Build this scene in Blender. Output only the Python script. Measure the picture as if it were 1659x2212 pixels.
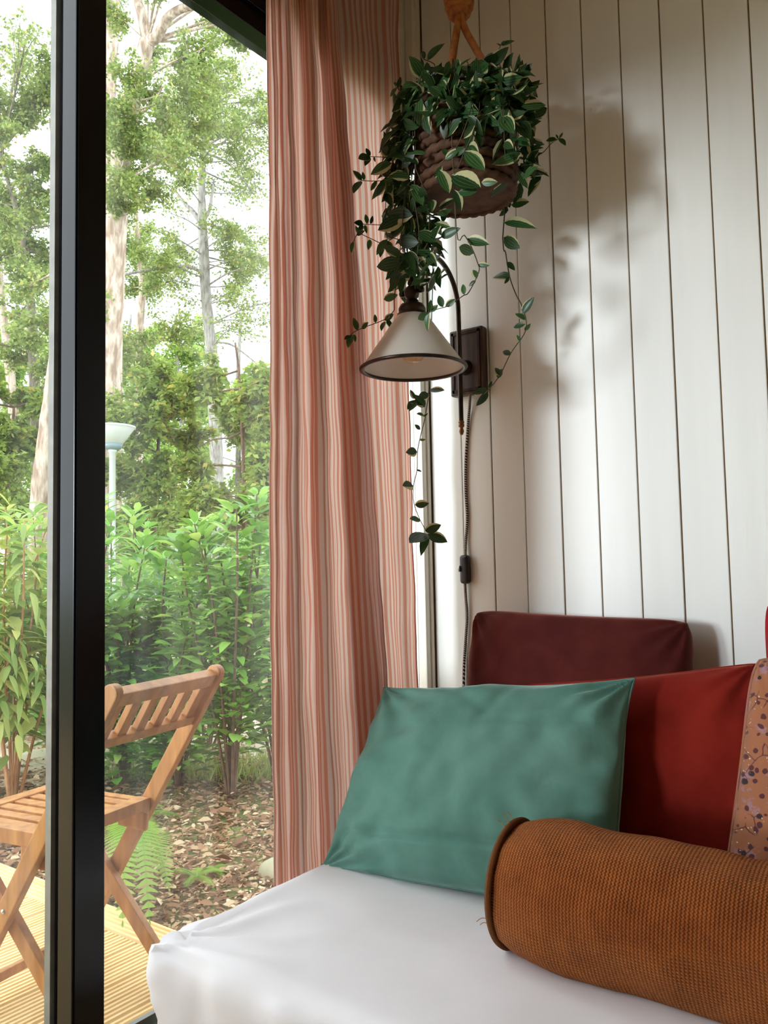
import bpy, bmesh, math, random
import numpy as np
from mathutils import Vector, Matrix, noise

for o in list(bpy.data.objects):
    bpy.data.objects.remove(o, do_unlink=True)
S = bpy.context.scene
COL = S.collection
rnd = random.Random(7)
NR = np.random.RandomState(11)

# ------------------------------------------------------------------ camera
F = 1750.0
YAW, PIT, ROLL = math.radians(36.4), math.radians(3.75), math.radians(1.16)
CAM = Vector((1.30, -2.0, 1.0))
fw = Vector((-math.sin(YAW) * math.cos(PIT), math.cos(YAW) * math.cos(PIT), math.sin(PIT)))
r0 = Vector((math.cos(YAW), math.sin(YAW), 0))
u0 = r0.cross(fw)
RT = math.cos(ROLL) * r0 - math.sin(ROLL) * u0
UP = math.cos(ROLL) * u0 + math.sin(ROLL) * r0
cd = bpy.data.cameras.new('camera')
cam = bpy.data.objects.new('camera', cd)
COL.objects.link(cam)
cd.sensor_fit = 'VERTICAL'
cd.sensor_height = 24.0
cd.lens = F / 2212.0 * 24.0
cd.clip_start = 0.02
cd.clip_end = 300
cam.matrix_world = Matrix(((RT.x, UP.x, -fw.x, CAM.x), (RT.y, UP.y, -fw.y, CAM.y),
                           (RT.z, UP.z, -fw.z, CAM.z), (0, 0, 0, 1)))
S.camera = cam

# ------------------------------------------------------------------ light
S.view_settings.view_transform = 'Standard'
S.view_settings.look = 'None'
S.view_settings.gamma = 1.0
S.view_settings.exposure = 0.45
S.view_settings.use_curve_mapping = False
W = bpy.data.worlds.new('sky')
S.world = W
W.use_nodes = True
wn, wl = W.node_tree.nodes, W.node_tree.links
bg = wn['Background']
tc = wn.new('ShaderNodeTexCoord')
nz = wn.new('ShaderNodeTexNoise')
nz.inputs['Scale'].default_value = 2.2
nz.inputs['Detail'].default_value = 4
rp = wn.new('ShaderNodeValToRGB')
rp.color_ramp.elements[0].position = 0.35
rp.color_ramp.elements[0].color = (0.70, 0.86, 1.0, 1)
rp.color_ramp.elements[1].position = 0.55
rp.color_ramp.elements[1].color = (0.92, 0.97, 1.0, 1)
wl.new(tc.outputs['Generated'], nz.inputs['Vector'])
wl.new(nz.outputs['Fac'], rp.inputs['Fac'])
wl.new(rp.outputs['Color'], bg.inputs['Color'])
bg.inputs['Strength'].default_value = 2.7

sd = bpy.data.lights.new('sun_offscreen', 'SUN')
sun = bpy.data.objects.new('sun_offscreen', sd)   # low hazy sun in the open sky beyond the glass wall
COL.objects.link(sun)
sd.energy = 2.0
sd.angle = math.radians(11)
sd.color = (0.88, 0.94, 1.0)
sundir = Vector((0.36, 1.0, -0.095)).normalized()      # the way the light travels
sun.rotation_euler = sundir.to_track_quat('-Z', 'Y').to_euler()
sun.location = (-6, -8, 6)


# ------------------------------------------------------------------ pixel helpers (photo frame 1659 x 2212)
def ray(px, py):
    return fw * F + RT * (px - 829.5) + UP * (1106 - py)


def onx(px, py, x):
    d = ray(px, py)
    return CAM + d * ((x - CAM.x) / d.x)


def ony(px, py, y):
    d = ray(px, py)
    return CAM + d * ((y - CAM.y) / d.y)


def onz(px, py, z):
    d = ray(px, py)
    return CAM + d * ((z - CAM.z) / d.z)


def atd(px, py, depth):
    return CAM + ray(px, py) * (depth / F)


# ------------------------------------------------------------------ object helpers
def tag(o, label=None, cat=None, group=None, kind=None):
    if label: o['label'] = label
    if cat: o['category'] = cat
    if group: o['group'] = group
    if kind: o['kind'] = kind
    return o


def link(name, me, mat=None, parent=None):
    o = bpy.data.objects.new(name, me)
    COL.objects.link(o)
    if mat is not None and me is not None and not me.materials:
        me.materials.append(mat)
    if parent is not None:
        o.parent = parent
    return o


def empty(name, loc=(0, 0, 0), rz=0.0):
    o = bpy.data.objects.new(name, None)
    o.empty_display_size = 0.05
    COL.objects.link(o)
    o.location = loc
    o.rotation_euler = (0, 0, rz)
    return o


class MB:
    def __init__(s):
        s.v, s.f, s.uv = [], [], []
        s.has_uv = False

    def add(s, v, f, uv=None):
        b = len(s.v)
        s.v += [tuple(p) for p in v]
        s.f += [tuple(i + b for i in q) for q in f]
        if uv is not None:
            s.has_uv = True
            s.uv += list(uv)
        else:
            s.uv += [(0, 0)] * len(v)
        return s

    def mesh(s, name='m', smooth=False):
        me = bpy.data.meshes.new(name)
        me.from_pydata(s.v, [], s.f)
        if s.has_uv:
            l = me.uv_layers.new(name='UVMap')
            idx = np.empty(len(me.loops), dtype=np.int32)
            me.loops.foreach_get('vertex_index', idx)
            l.data.foreach_set('uv', np.array(s.uv, dtype=np.float32)[idx].ravel())
        if smooth:
            me.polygons.foreach_set('use_smooth', [True] * len(me.polygons))
        me.update()
        return me

    def build(s, name, mat, parent=None, smooth=False):
        return link(name, s.mesh(name, smooth), mat, parent)


def bevel_mesh(me, w=0.003, seg=2):
    bm = bmesh.new()
    bm.from_mesh(me)
    bmesh.ops.bevel(bm, geom=list(bm.edges), offset=w, segments=seg, affect='EDGES', profile=0.6)
    bm.to_mesh(me)
    bm.free()
    return me


def boxvf(x0, x1, y0, y1, z0, z1):
    v = [(x0, y0, z0), (x1, y0, z0), (x1, y1, z0), (x0, y1, z0), (x0, y0, z1), (x1, y0, z1), (x1, y1, z1), (x0, y1, z1)]
    f = [(0, 3, 2, 1), (4, 5, 6, 7), (0, 1, 5, 4), (1, 2, 6, 5), (2, 3, 7, 6), (3, 0, 4, 7)]
    return v, f


def box(name, x0, x1, y0, y1, z0, z1, mat, parent=None, bev=0.0, seg=2):
    m = MB().add(*boxvf(x0, x1, y0, y1, z0, z1)).mesh(name)
    if bev: bevel_mesh(m, bev, seg)
    return link(name, m, mat, parent)


def bar(name, A, B, w, t, side, mat, parent=None, bev=0.002, roundtop=False):
    """rectangular bar from A to B; t = size along the 'side' vector, w = size across"""
    A, B, side = Vector(A), Vector(B), Vector(side).normalized()
    d = (B - A)
    L = d.length
    d.normalize()
    n = d.cross(side).normalized()
    side = n.cross(d).normalized()
    if not roundtop:
        v, f = boxvf(-w / 2, w / 2, -t / 2, t / 2, 0, L)
    else:
        prof = [(-w / 2, 0), (w / 2, 0)]
        for k in range(9):
            a = math.pi * k / 8
            prof.append((w / 2 * math.cos(a), L - w / 2 + w / 2 * math.sin(a)))
        v = [(p[0], -t / 2, p[1]) for p in prof] + [(p[0], t / 2, p[1]) for p in prof]
        n_ = len(prof)
        f = [tuple(range(n_)), tuple(range(2 * n_ - 1, n_ - 1, -1))]
        for i in range(n_):
            j = (i + 1) % n_
            f.append((j, i, i + n_, j + n_))
    v = [A + n * p[0] + side * p[1] + d * p[2] for p in v]
    m = MB().add(v, f).mesh(name)
    if bev: bevel_mesh(m, bev, 2)
    return link(name, m, mat, parent)


def tubevf(pts, rad, seg=8, cap=True):
    pts = [Vector(p) for p in pts]
    n = len(pts)
    if not hasattr(rad, '__len__'): rad = [rad] * n
    t0 = (pts[1] - pts[0]).normalized()
    a = t0.orthogonal().normalized()
    v, f, uv = [], [], []
    for i in range(n):
        t = (pts[min(i + 1, n - 1)] - pts[max(i - 1, 0)]).normalized()
        a = (a - t * a.dot(t))
        a = a.normalized() if a.length > 1e-6 else t.orthogonal().normalized()
        b = t.cross(a)
        for k in range(seg):
            g = 2 * math.pi * k / seg
            v.append(pts[i] + (a * math.cos(g) + b * math.sin(g)) * rad[i])
            uv.append((k / seg, i / max(1, n - 1)))
    for i in range(n - 1):
        for k in range(seg):
            k2 = (k + 1) % seg
            f.append((i * seg + k, i * seg + k2, (i + 1) * seg + k2, (i + 1) * seg + k))
    if cap:
        f.append(tuple(range(seg - 1, -1, -1)))
        f.append(tuple((n - 1) * seg + k for k in range(seg)))
    return v, f, uv


def smooth_path(pts, per=6):
    pts = [Vector(p) for p in pts]
    out = []
    for i in range(len(pts) - 1):
        p0, p1, p2, p3 = pts[max(i - 1, 0)], pts[i], pts[i + 1], pts[min(i + 2, len(pts) - 1)]
        for k in range(per):
            t = k / per
            out.append(0.5 * ((2 * p1) + (p2 - p0) * t + (2 * p0 - 5 * p1 + 4 * p2 - p3) * t * t + (3 * p1 - p0 - 3 * p2 + p3) * t ** 3))
    out.append(pts[-1])
    return out


def lathevf(prof, seg=32, c=(0, 0, 0), axis=None, closed=False):
    """prof: list of (r, z)"""
    v, f = [], []
    n = len(prof)
    for r, z in prof:
        for k in range(seg):
            a = 2 * math.pi * k / seg
            v.append((c[0] + r * math.cos(a), c[1] + r * math.sin(a), c[2] + z))
    m = n if closed else n - 1
    for i in range(m):
        i2 = (i + 1) % n
        for k in range(seg):
            k2 = (k + 1) % seg
            f.append((i * seg + k, i * seg + k2, i2 * seg + k2, i2 * seg + k))
    if not closed:
        if prof[0][0] > 1e-5: f.append(tuple(range(seg - 1, -1, -1)))
        if prof[-1][0] > 1e-5: f.append(tuple((n - 1) * seg + k for k in range(seg)))
    return v, f


# ------------------------------------------------------------------ material helpers
def newmat(name):
    m = bpy.data.materials.new(name)
    m.use_nodes = True
    nt = m.node_tree
    return m, nt.nodes, nt.links, nt.nodes['Principled BSDF']


def setp(b, **k):
    for a, v in k.items():
        b.inputs[a.replace('_', ' ')].default_value = v


def ramp(n, stops):
    r = n.new('ShaderNodeValToRGB')
    e = r.color_ramp.elements
    while len(e) < len(stops): e.new(0.5)
    for i, (p, c) in enumerate(stops):
        e[i].position = p
        e[i].color = (c[0], c[1], c[2], 1)
    return r


def coords(n, l, scale=(1, 1, 1), kind='Object'):
    t = n.new('ShaderNodeTexCoord')
    mp = n.new('ShaderNodeMapping')
    mp.inputs['Scale'].default_value = scale
    l.new(t.outputs[kind], mp.inputs['Vector'])
    return mp.outputs['Vector']


def noise_tex(n, l, vec, scale, detail=3, rough=0.5):
    t = n.new('ShaderNodeTexNoise')
    t.inputs['Scale'].default_value = scale
    t.inputs['Detail'].default_value = detail
    t.inputs['Roughness'].default_value = rough
    if vec is not None: l.new(vec, t.inputs['Vector'])
    return t


def bump(n, l, b, height, strength=0.3, dist=0.01, prev=None):
    u = n.new('ShaderNodeBump')
    u.inputs['Strength'].default_value = strength
    u.inputs['Distance'].default_value = dist
    l.new(height, u.inputs['Height'])
    if prev is not None: l.new(prev, u.inputs['Normal'])
    l.new(u.outputs['Normal'], b.inputs['Normal'])
    return u.outputs['Normal']


def noisy(name, c1, c2, scale=4, stretch=(1, 1, 1), rough=0.6, bstr=0.0, bdist=0.002, detail=4, lo=0.35, hi=0.65, metallic=0.0, bscale=None, kind='Object', spec=None):
    m, n, l, b = newmat(name)
    vec = coords(n, l, stretch, kind)
    t = noise_tex(n, l, vec, scale, detail)
    r = ramp(n, [(lo, c1), (hi, c2)])
    l.new(t.outputs['Fac'], r.inputs['Fac'])
    l.new(r.outputs['Color'], b.inputs['Base Color'])
    b.inputs['Roughness'].default_value = rough
    b.inputs['Metallic'].default_value = metallic
    if spec is not None: b.inputs['Specular IOR Level'].default_value = spec
    if bstr:
        h = t
        if bscale: h = noise_tex(n, l, vec, bscale, 4)
        bump(n, l, b, h.outputs['Fac'], bstr, bdist)
    return m


MAT = {}
MAT['paint'] = noisy('cream_paint', (0.81, 0.80, 0.755), (0.85, 0.84, 0.80), 3, (6, 6, 0.5), 0.42, 0.12, 0.002, 5, bscale=22)
MAT['trim'] = noisy('ivory_trim_paint', (0.77, 0.73, 0.63), (0.80, 0.765, 0.67), 3, (6, 6, 0.5), 0.4, 0.08, 0.002)
MAT['jamb'] = noisy('white_jamb_paint', (0.88, 0.88, 0.87), (0.90, 0.90, 0.89), 5, rough=0.45)
MAT['groove'] = noisy('groove_wood', (0.30, 0.185, 0.07), (0.38, 0.25, 0.11), 8, rough=0.8)
MAT['floor'] = noisy('oak_floor', (0.40, 0.24, 0.12), (0.52, 0.33, 0.17), 5, (1, 8, 1), 0.5)
MAT['ceil'] = noisy('ceiling_paint', (0.66, 0.55, 0.40), (0.70, 0.59, 0.44), 5, rough=0.6)
MAT['roomwall'] = noisy('room_wall_paint', (0.50, 0.40, 0.27), (0.55, 0.44, 0.31), 5, rough=0.6)
MAT['black'] = noisy('black_aluminium', (0.003, 0.003, 0.004), (0.005, 0.005, 0.006), 40, rough=0.22, spec=0.25)
MAT['alu'] = noisy('aluminium_track', (0.55, 0.56, 0.57), (0.65, 0.66, 0.67), 30, (1, 20, 1), 0.3, metallic=0.9)
MAT['spacer'] = noisy('grey_spacer', (0.20, 0.19, 0.17), (0.26, 0.25, 0.22), 30, rough=0.5)
MAT['sill'] = noisy('grey_sill', (0.20, 0.20, 0.19), (0.27, 0.27, 0.25), 10, rough=0.5)
MAT['teak'] = noisy('oiled_hardwood', (0.36, 0.135, 0.030), (0.60, 0.27, 0.075), 3, (14, 14, 2.5), 0.45, 0.05, 0.001, 5, lo=0.3, hi=0.7)
MAT['deck'] = noisy('new_deck_timber', (0.80, 0.53, 0.22), (0.92, 0.72, 0.38), 2.5, (14, 1.5, 4), 0.6, 0.1, 0.002, 5, lo=0.3, hi=0.7)
MAT['bolt'] = noisy('zinc_bolt', (0.6, 0.6, 0.6), (0.7, 0.7, 0.7), 30, rough=0.3, metallic=0.9)
MAT['bronze'] = noisy('dark_bronze', (0.022, 0.014, 0.010), (0.055, 0.032, 0.020), 25, rough=0.32, metallic=0.55)
MAT['brass'] = noisy('aged_brass', (0.19, 0.085, 0.035), (0.28, 0.14, 0.06), 40, rough=0.35, metallic=0.7)
MAT['plate'] = noisy('stained_plate_wood', (0.030, 0.016, 0.011), (0.085, 0.045, 0.030), 4, (20, 20, 2), 0.35, 0.1, 0.001)
MAT['cordblack'] = noisy('black_plastic', (0.010, 0.008, 0.008), (0.018, 0.014, 0.013), 40, rough=0.4)
MAT['rope'] = noisy('tan_cotton_rope', (0.36, 0.115, 0.028), (0.52, 0.20, 0.06), 60, (1, 1, 1), 0.9, 0.6, 0.003, 4)
MAT['basket'] = noisy('brown_seagrass_rope', (0.060, 0.024, 0.011), (0.135, 0.060, 0.027), 30, rough=0.85, bstr=0.6, bdist=0.003)
MAT['soil'] = noisy('dark_soil', (0.015, 0.010, 0.007), (0.045, 0.030, 0.020), 40, rough=0.95, bstr=0.8, bdist=0.01)
MAT['bark_pine'] = noisy('pine_bark', (0.30, 0.20, 0.14), (0.62, 0.50, 0.40), 5, (4, 4, 1.1), 0.9, 0.9, 0.04, 6, lo=0.38, hi=0.62)
MAT['bark_dark'] = noisy('grey_bark', (0.10, 0.085, 0.055), (0.26, 0.22, 0.16), 6, (5, 5, 1.5), 0.9, 0.8, 0.03, 6)
MAT['bark_grey'] = noisy('pale_grey_bark', (0.20, 0.18, 0.16), (0.42, 0.39, 0.35), 6, (5, 5, 1.2), 0.9, 0.8, 0.03, 6)
MAT['twig'] = noisy('twig_brown', (0.10, 0.055, 0.035), (0.18, 0.10, 0.06), 20, rough=0.8)
MAT['redtwig'] = noisy('reddish_stem', (0.38, 0.17, 0.07), (0.50, 0.25, 0.11), 20, rough=0.6)
MAT['vine'] = noisy('vine_stem', (0.045, 0.040, 0.018), (0.09, 0.075, 0.03), 30, rough=0.6)
MAT['lampwhite'] = noisy('white_lamp_enamel', (0.68, 0.71, 0.71), (0.74, 0.77, 0.77), 6, rough=0.35)
MAT['lampgrey'] = noisy('grey_lamp_collar', (0.16, 0.24, 0.26), (0.20, 0.29, 0.31), 8, rough=0.4)
MAT['chaletwall'] = noisy('chalet_render', (0.75, 0.75, 0.73), (0.82, 0.82, 0.80), 3, rough=0.8)
MAT['chaletroof'] = noisy('chalet_roof', (0.16, 0.16, 0.17), (0.22, 0.22, 0.23), 6, rough=0.8)
MAT['chaletglass'] = noisy('chalet_glass', (0.03, 0.04, 0.05), (0.05, 0.06, 0.07), 3, rough=0.1)
MAT['kerb'] = noisy('pale_stone', (0.36, 0.32, 0.20), (0.46, 0.42, 0.28), 12, rough=0.9, bstr=0.4, bdist=0.01)
MAT['path'] = noisy('sandy_path', (0.52, 0.43, 0.31), (0.70, 0.60, 0.46), 3, rough=0.95, bstr=0.5, bdist=0.02, detail=8)
MAT['zip'] = noisy('brass_zip', (0.18, 0.11, 0.05), (0.30, 0.20, 0.10), 50, rough=0.4, metallic=0.6)
MAT['thread'] = noisy('orange_thread', (0.45, 0.15, 0.03), (0.5, 0.18, 0.04), 30, rough=0.9)


def ground_mat():
    m, n, l, b = newmat('forest_soil')
    vec = coords(n, l)
    t = noise_tex(n, l, vec, 6, 10, 0.65)
    r = ramp(n, [(0.35, (0.14, 0.085, 0.05)), (0.5, (0.27, 0.175, 0.10)), (0.65, (0.42, 0.29, 0.18))])
    l.new(t.outputs['Fac'], r.inputs['Fac'])
    g = noise_tex(n, l, vec, 0.35, 3)
    mx = n.new('ShaderNodeMix')
    mx.data_type = 'RGBA'
    r2 = ramp(n, [(0.47, (0, 0, 0)), (0.56, (1, 1, 1))])
    l.new(g.outputs['Fac'], r2.inputs['Fac'])
    l.new(r2.outputs['Color'], mx.inputs['Factor'])
    l.new(r.outputs['Color'], mx.inputs['A'])
    mx.inputs['B'].default_value = (0.20, 0.26, 0.07, 1)
    l.new(mx.outputs['Result'], b.inputs['Base Color'])
    b.inputs['Roughness'].default_value = 0.95
    bump(n, l, b, t.outputs['Fac'], 0.8, 0.03)
    return m


MAT['ground'] = ground_mat()


def leaf_mat(name, stops, transl=0.35, rough=0.45, tint=(1, 1, 1)):
    """diffuse + translucent leaf; colour varies by the per-leaf attribute and per object"""
    m, n, l, b = newmat(name)
    at = n.new('ShaderNodeAttribute')
    at.attribute_name = 'rnd'
    oi = n.new('ShaderNodeObjectInfo')
    ad = n.new('ShaderNodeMath')
    ad.operation = 'ADD'
    l.new(at.outputs['Fac'], ad.inputs[0])
    l.new(oi.outputs['Random'], ad.inputs[1])
    fr = n.new('ShaderNodeMath')
    fr.operation = 'FRACT'
    l.new(ad.outputs[0], fr.inputs[0])
    r = ramp(n, stops)
    l.new(fr.outputs[0], r.inputs['Fac'])
    l.new(r.outputs['Color'], b.inputs['Base Color'])
    b.inputs['Roughness'].default_value = rough
    b.inputs['Specular IOR Level'].default_value = 0.4
    tr = n.new('ShaderNodeBsdfTranslucent')
    hs = n.new('ShaderNodeHueSaturation')
    hs.inputs['Hue'].default_value = 0.485
    hs.inputs['Saturation'].default_value = 1.05
    hs.inputs['Value'].default_value = 1.5
    l.new(r.outputs['Color'], hs.inputs['Color'])
    l.new(hs.outputs['Color'], tr.inputs['Color'])
    mx = n.new('ShaderNodeMixShader')
    mx.inputs['Fac'].default_value = transl
    l.new(b.outputs['BSDF'], mx.inputs[1])
    l.new(tr.outputs['BSDF'], mx.inputs[2])
    l.new(mx.outputs['Shader'], n['Material Output'].inputs['Surface'])
    return m


MAT['leaf_oak'] = leaf_mat('tree_leaf', [(0, (0.13, 0.20, 0.055)), (0.5, (0.22, 0.30, 0.085)), (0.9, (0.34, 0.41, 0.13)), (1, (0.46, 0.42, 0.12))], 0.42)
MAT['leaf_far'] = leaf_mat('far_leaf', [(0, (0.20, 0.31, 0.06)), (0.5, (0.31, 0.46, 0.10)), (1, (0.45, 0.58, 0.16))], 0.45)
MAT['leaf_pine'] = leaf_mat('pine_leaf', [(0, (0.14, 0.22, 0.08)), (1, (0.28, 0.37, 0.14))], 0.4)
MAT['leaf_under'] = leaf_mat('understory_leaf', [(0, (0.13, 0.21, 0.045)), (0.6, (0.24, 0.33, 0.07)), (0.92, (0.34, 0.40, 0.10)), (1, (0.50, 0.38, 0.08))], 0.4)
MAT['leaf_laurel'] = leaf_mat('laurel_leaf', [(0, (0.10, 0.24, 0.04)), (0.5, (0.20, 0.40, 0.075)), (0.9, (0.34, 0.54, 0.13)), (1, (0.48, 0.58, 0.16))], 0.32, 0.2)
MAT['leaf_bud'] = leaf_mat('butterfly_bush_leaf', [(0, (0.16, 0.26, 0.06)), (0.5, (0.28, 0.38, 0.10)), (1, (0.48, 0.50, 0.16))], 0.4, 0.5)
MAT['flower'] = leaf_mat('purple_flower', [(0, (0.16, 0.06, 0.30)), (1, (0.26, 0.12, 0.42))], 0.2)
MAT['fern'] = leaf_mat('fern_green', [(0, (0.20, 0.36, 0.05)), (1, (0.36, 0.52, 0.10))], 0.45)
MAT['grass'] = leaf_mat('grass_green', [(0, (0.24, 0.33, 0.07)), (1, (0.42, 0.48, 0.16))], 0.3)
MAT['litter'] = leaf_mat('dry_leaf_litter', [(0, (0.15, 0.07, 0.035)), (0.4, (0.32, 0.165, 0.085)), (0.75, (0.50, 0.31, 0.17)), (1, (0.74, 0.58, 0.38))], 0.15, 0.7)


def vine_leaf_mat():
    m, n, l, b = newmat('variegated_leaf')
    uv = n.new('ShaderNodeUVMap')
    sp = n.new('ShaderNodeSeparateXYZ')
    l.new(uv.outputs['UV'], sp.inputs[0])
    ob = n.new('ShaderNodeObjectInfo')
    at = n.new('ShaderNodeAttribute')
    at.attribute_name = 'rnd'
    sm = n.new('ShaderNodeMath')
    sm.operation = 'ADD'
    l.new(ob.outputs['Random'], sm.inputs[0])
    l.new(at.outputs['Fac'], sm.inputs[1])
    oi = n.new('ShaderNodeMath')
    oi.operation = 'FRACT'
    l.new(sm.outputs[0], oi.inputs[0])
    # cream margin whose width differs from leaf to leaf, on one side mostly
    mr = n.new('ShaderNodeMapRange')
    l.new(oi.outputs[0], mr.inputs['Value'])
    mr.inputs['To Min'].default_value = -0.10
    mr.inputs['To Max'].default_value = 0.36
    nt = noise_tex(n, l, uv.outputs['UV'], 6, 2)
    ml = n.new('ShaderNodeMath')
    ml.operation = 'MULTIPLY_ADD'
    l.new(nt.outputs['Fac'], ml.inputs[0])
    ml.inputs[1].default_value = 0.10
    l.new(sp.outputs['X'], ml.inputs[2])
    df = n.new('ShaderNodeMath')
    df.operation = 'SUBTRACT'
    l.new(ml.outputs[0], df.inputs[0])
    l.new(mr.outputs['Result'], df.inputs[1])
    rs = ramp(n, [(0.03, (1, 1, 1)), (0.06, (0, 0, 0))])
    l.new(df.outputs[0], rs.inputs['Fac'])
    # thin light stripes along the leaf
    wv = n.new('ShaderNodeMath')
    wv.operation = 'MULTIPLY'
    l.new(sp.outputs['X'], wv.inputs[0])
    wv.inputs[1].default_value = 31.0
    sn = n.new('ShaderNodeMath')
    sn.operation = 'SINE'
    l.new(wv.outputs[0], sn.inputs[0])
    rg = ramp(n, [(0.75, (0.014, 0.052, 0.014)), (0.97, (0.085, 0.15, 0.045))])
    l.new(sn.outputs[0], rg.inputs['Fac'])
    hv = n.new('ShaderNodeHueSaturation')
    l.new(rg.outputs['Color'], hv.inputs['Color'])
    mv = n.new('ShaderNodeMapRange')
    fr = n.new('ShaderNodeMath')
    fr.operation = 'MULTIPLY'
    fr.inputs[1].default_value = 7.31
    l.new(oi.outputs[0], fr.inputs[0])
    f2 = n.new('ShaderNodeMath')
    f2.operation = 'FRACT'
    l.new(fr.outputs[0], f2.inputs[0])
    l.new(f2.outputs[0], mv.inputs['Value'])
    mv.inputs['To Min'].default_value = 0.7
    mv.inputs['To Max'].default_value = 2.0
    l.new(mv.outputs['Result'], hv.inputs['Value'])
    mx = n.new('ShaderNodeMix')
    mx.data_type = 'RGBA'
    l.new(rs.outputs['Color'], mx.inputs['Factor'])
    l.new(hv.outputs['Color'], mx.inputs['A'])
    mx.inputs['B'].default_value = (0.60, 0.58, 0.32, 1)
    l.new(mx.outputs['Result'], b.inputs['Base Color'])
    b.inputs['Roughness'].default_value = 0.38
    tr = n.new('ShaderNodeBsdfTranslucent')
    l.new(mx.outputs['Result'], tr.inputs['Color'])
    ms = n.new('ShaderNodeMixShader')
    ms.inputs['Fac'].default_value = 0.25
    l.new(b.outputs['BSDF'], ms.inputs[1])
    l.new(tr.outputs['BSDF'], ms.inputs[2])
    l.new(ms.outputs['Shader'], n['Material Output'].inputs['Surface'])
    return m


MAT['vineleaf'] = vine_leaf_mat()


def fabric(name, c1, c2, scale=8, weave=500, rough=0.95, sheen=0.0, wstr=0.15, sheen_tint=(1, 1, 1), wrinkle=0.0, wscale=6, stretch=(1, 1, 1)):
    m, n, l, b = newmat(name)
    vec = coords(n, l, stretch)
    t = noise_tex(n, l, vec, scale, 5, 0.6)
    r = ramp(n, [(0.35, c1), (0.65, c2)])
    l.new(t.outputs['Fac'], r.inputs['Fac'])
    l.new(r.outputs['Color'], b.inputs['Base Color'])
    b.inputs['Roughness'].default_value = rough
    b.inputs['Specular IOR Level'].default_value = 0.15
    b.inputs['Sheen Weight'].default_value = sheen
    b.inputs['Sheen Roughness'].default_value = 0.35
    b.inputs['Sheen Tint'].default_value = (*sheen_tint, 1)
    f = noise_tex(n, l, vec, weave, 2)
    p = bump(n, l, b, f.outputs['Fac'], wstr, 0.001)
    if wrinkle:
        w = noise_tex(n, l, vec, wscale, 4, 0.55)
        w.inputs['Distortion'].default_value = 0.3
        bump(n, l, b, w.outputs['Fac'], wrinkle, 0.02, p)
    return m


MAT['sheet'] = fabric('pale_cotton_sheet', (0.84, 0.785, 0.80), (0.88, 0.83, 0.845), 5, 700, 0.9, 0.1, 0.1, wrinkle=0.09, wscale=6)
MAT['green'] = fabric('green_velvet', (0.092, 0.205, 0.165), (0.132, 0.265, 0.218), 7, 600, 0.9, 0.45, 0.2, (0.75, 1, 0.9), wrinkle=0.3, wscale=8)
MAT['maroon'] = fabric('maroon_velvet', (0.070, 0.010, 0.009), (0.115, 0.019, 0.014), 6, 600, 0.85, 0.35, 0.2, (1, 0.4, 0.3), wrinkle=0.12)
MAT['red'] = fabric('brick_red_velvet', (0.185, 0.010, 0.006), (0.265, 0.018, 0.009), 6, 600, 0.85, 0.28, 0.2, (1, 0.4, 0.25), wrinkle=0.12)
MAT['crimson'] = fabric('crimson_fabric', (0.34, 0.010, 0.016), (0.40, 0.018, 0.022), 6, 600, 0.9, 0.2, 0.2)


def knit_mat():
    m, n, l, b = newmat('orange_knit')
    uv = n.new('ShaderNodeUVMap')
    mp = n.new('ShaderNodeMapping')
    mp.inputs['Scale'].default_value = (1, 1, 1)
    l.new(uv.outputs['UV'], mp.inputs['Vector'])
    sp = n.new('ShaderNodeSeparateXYZ')
    l.new(mp.outputs['Vector'], sp.inputs[0])

    def math_(op, a, b_=None, c=None):
        q = n.new('ShaderNodeMath')
        q.operation = op
        for i, x in enumerate((a, b_, c)):
            if x is None: continue
            if isinstance(x, (int, float)): q.inputs[i].default_value = x
            else: l.new(x, q.inputs[i])
        return q.outputs[0]
    # interlocking V stitches: columns along u, rows along v (uv in metres)
    cu = math_('MULTIPLY', sp.outputs['X'], 1 / 0.0054 * 2 * math.pi)
    zig = math_('MULTIPLY', math_('ABSOLUTE', math_('SINE', math_('MULTIPLY', cu, 0.5))), 1.9)
    rv = math_('ADD', math_('MULTIPLY', sp.outputs['Y'], 1 / 0.0050 * 2 * math.pi), zig)
    h = math_('ADD', math_('MULTIPLY', math_('SINE', rv), 0.5), math_('MULTIPLY', math_('SINE', cu), 0.35))
    t = noise_tex(n, l, uv.outputs['UV'], 14, 6, 0.7)
    r = ramp(n, [(0.3, (0.20, 0.040, 0.007)), (0.7, (0.37, 0.090, 0.015))])
    l.new(t.outputs['Fac'], r.inputs['Fac'])
    hh = math_('MULTIPLY_ADD', h, 0.55, 0.5)
    l.new(r.outputs['Color'], b.inputs['Base Color'])
    b.inputs['Roughness'].default_value = 0.95
    b.inputs['Specular IOR Level'].default_value = 0.1
    b.inputs['Sheen Weight'].default_value = 0.3
    b.inputs['Sheen Tint'].default_value = (1, 0.6, 0.3, 1)
    bump(n, l, b, hh, 1.0, 0.004)
    return m


MAT['knit'] = knit_mat()


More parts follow.
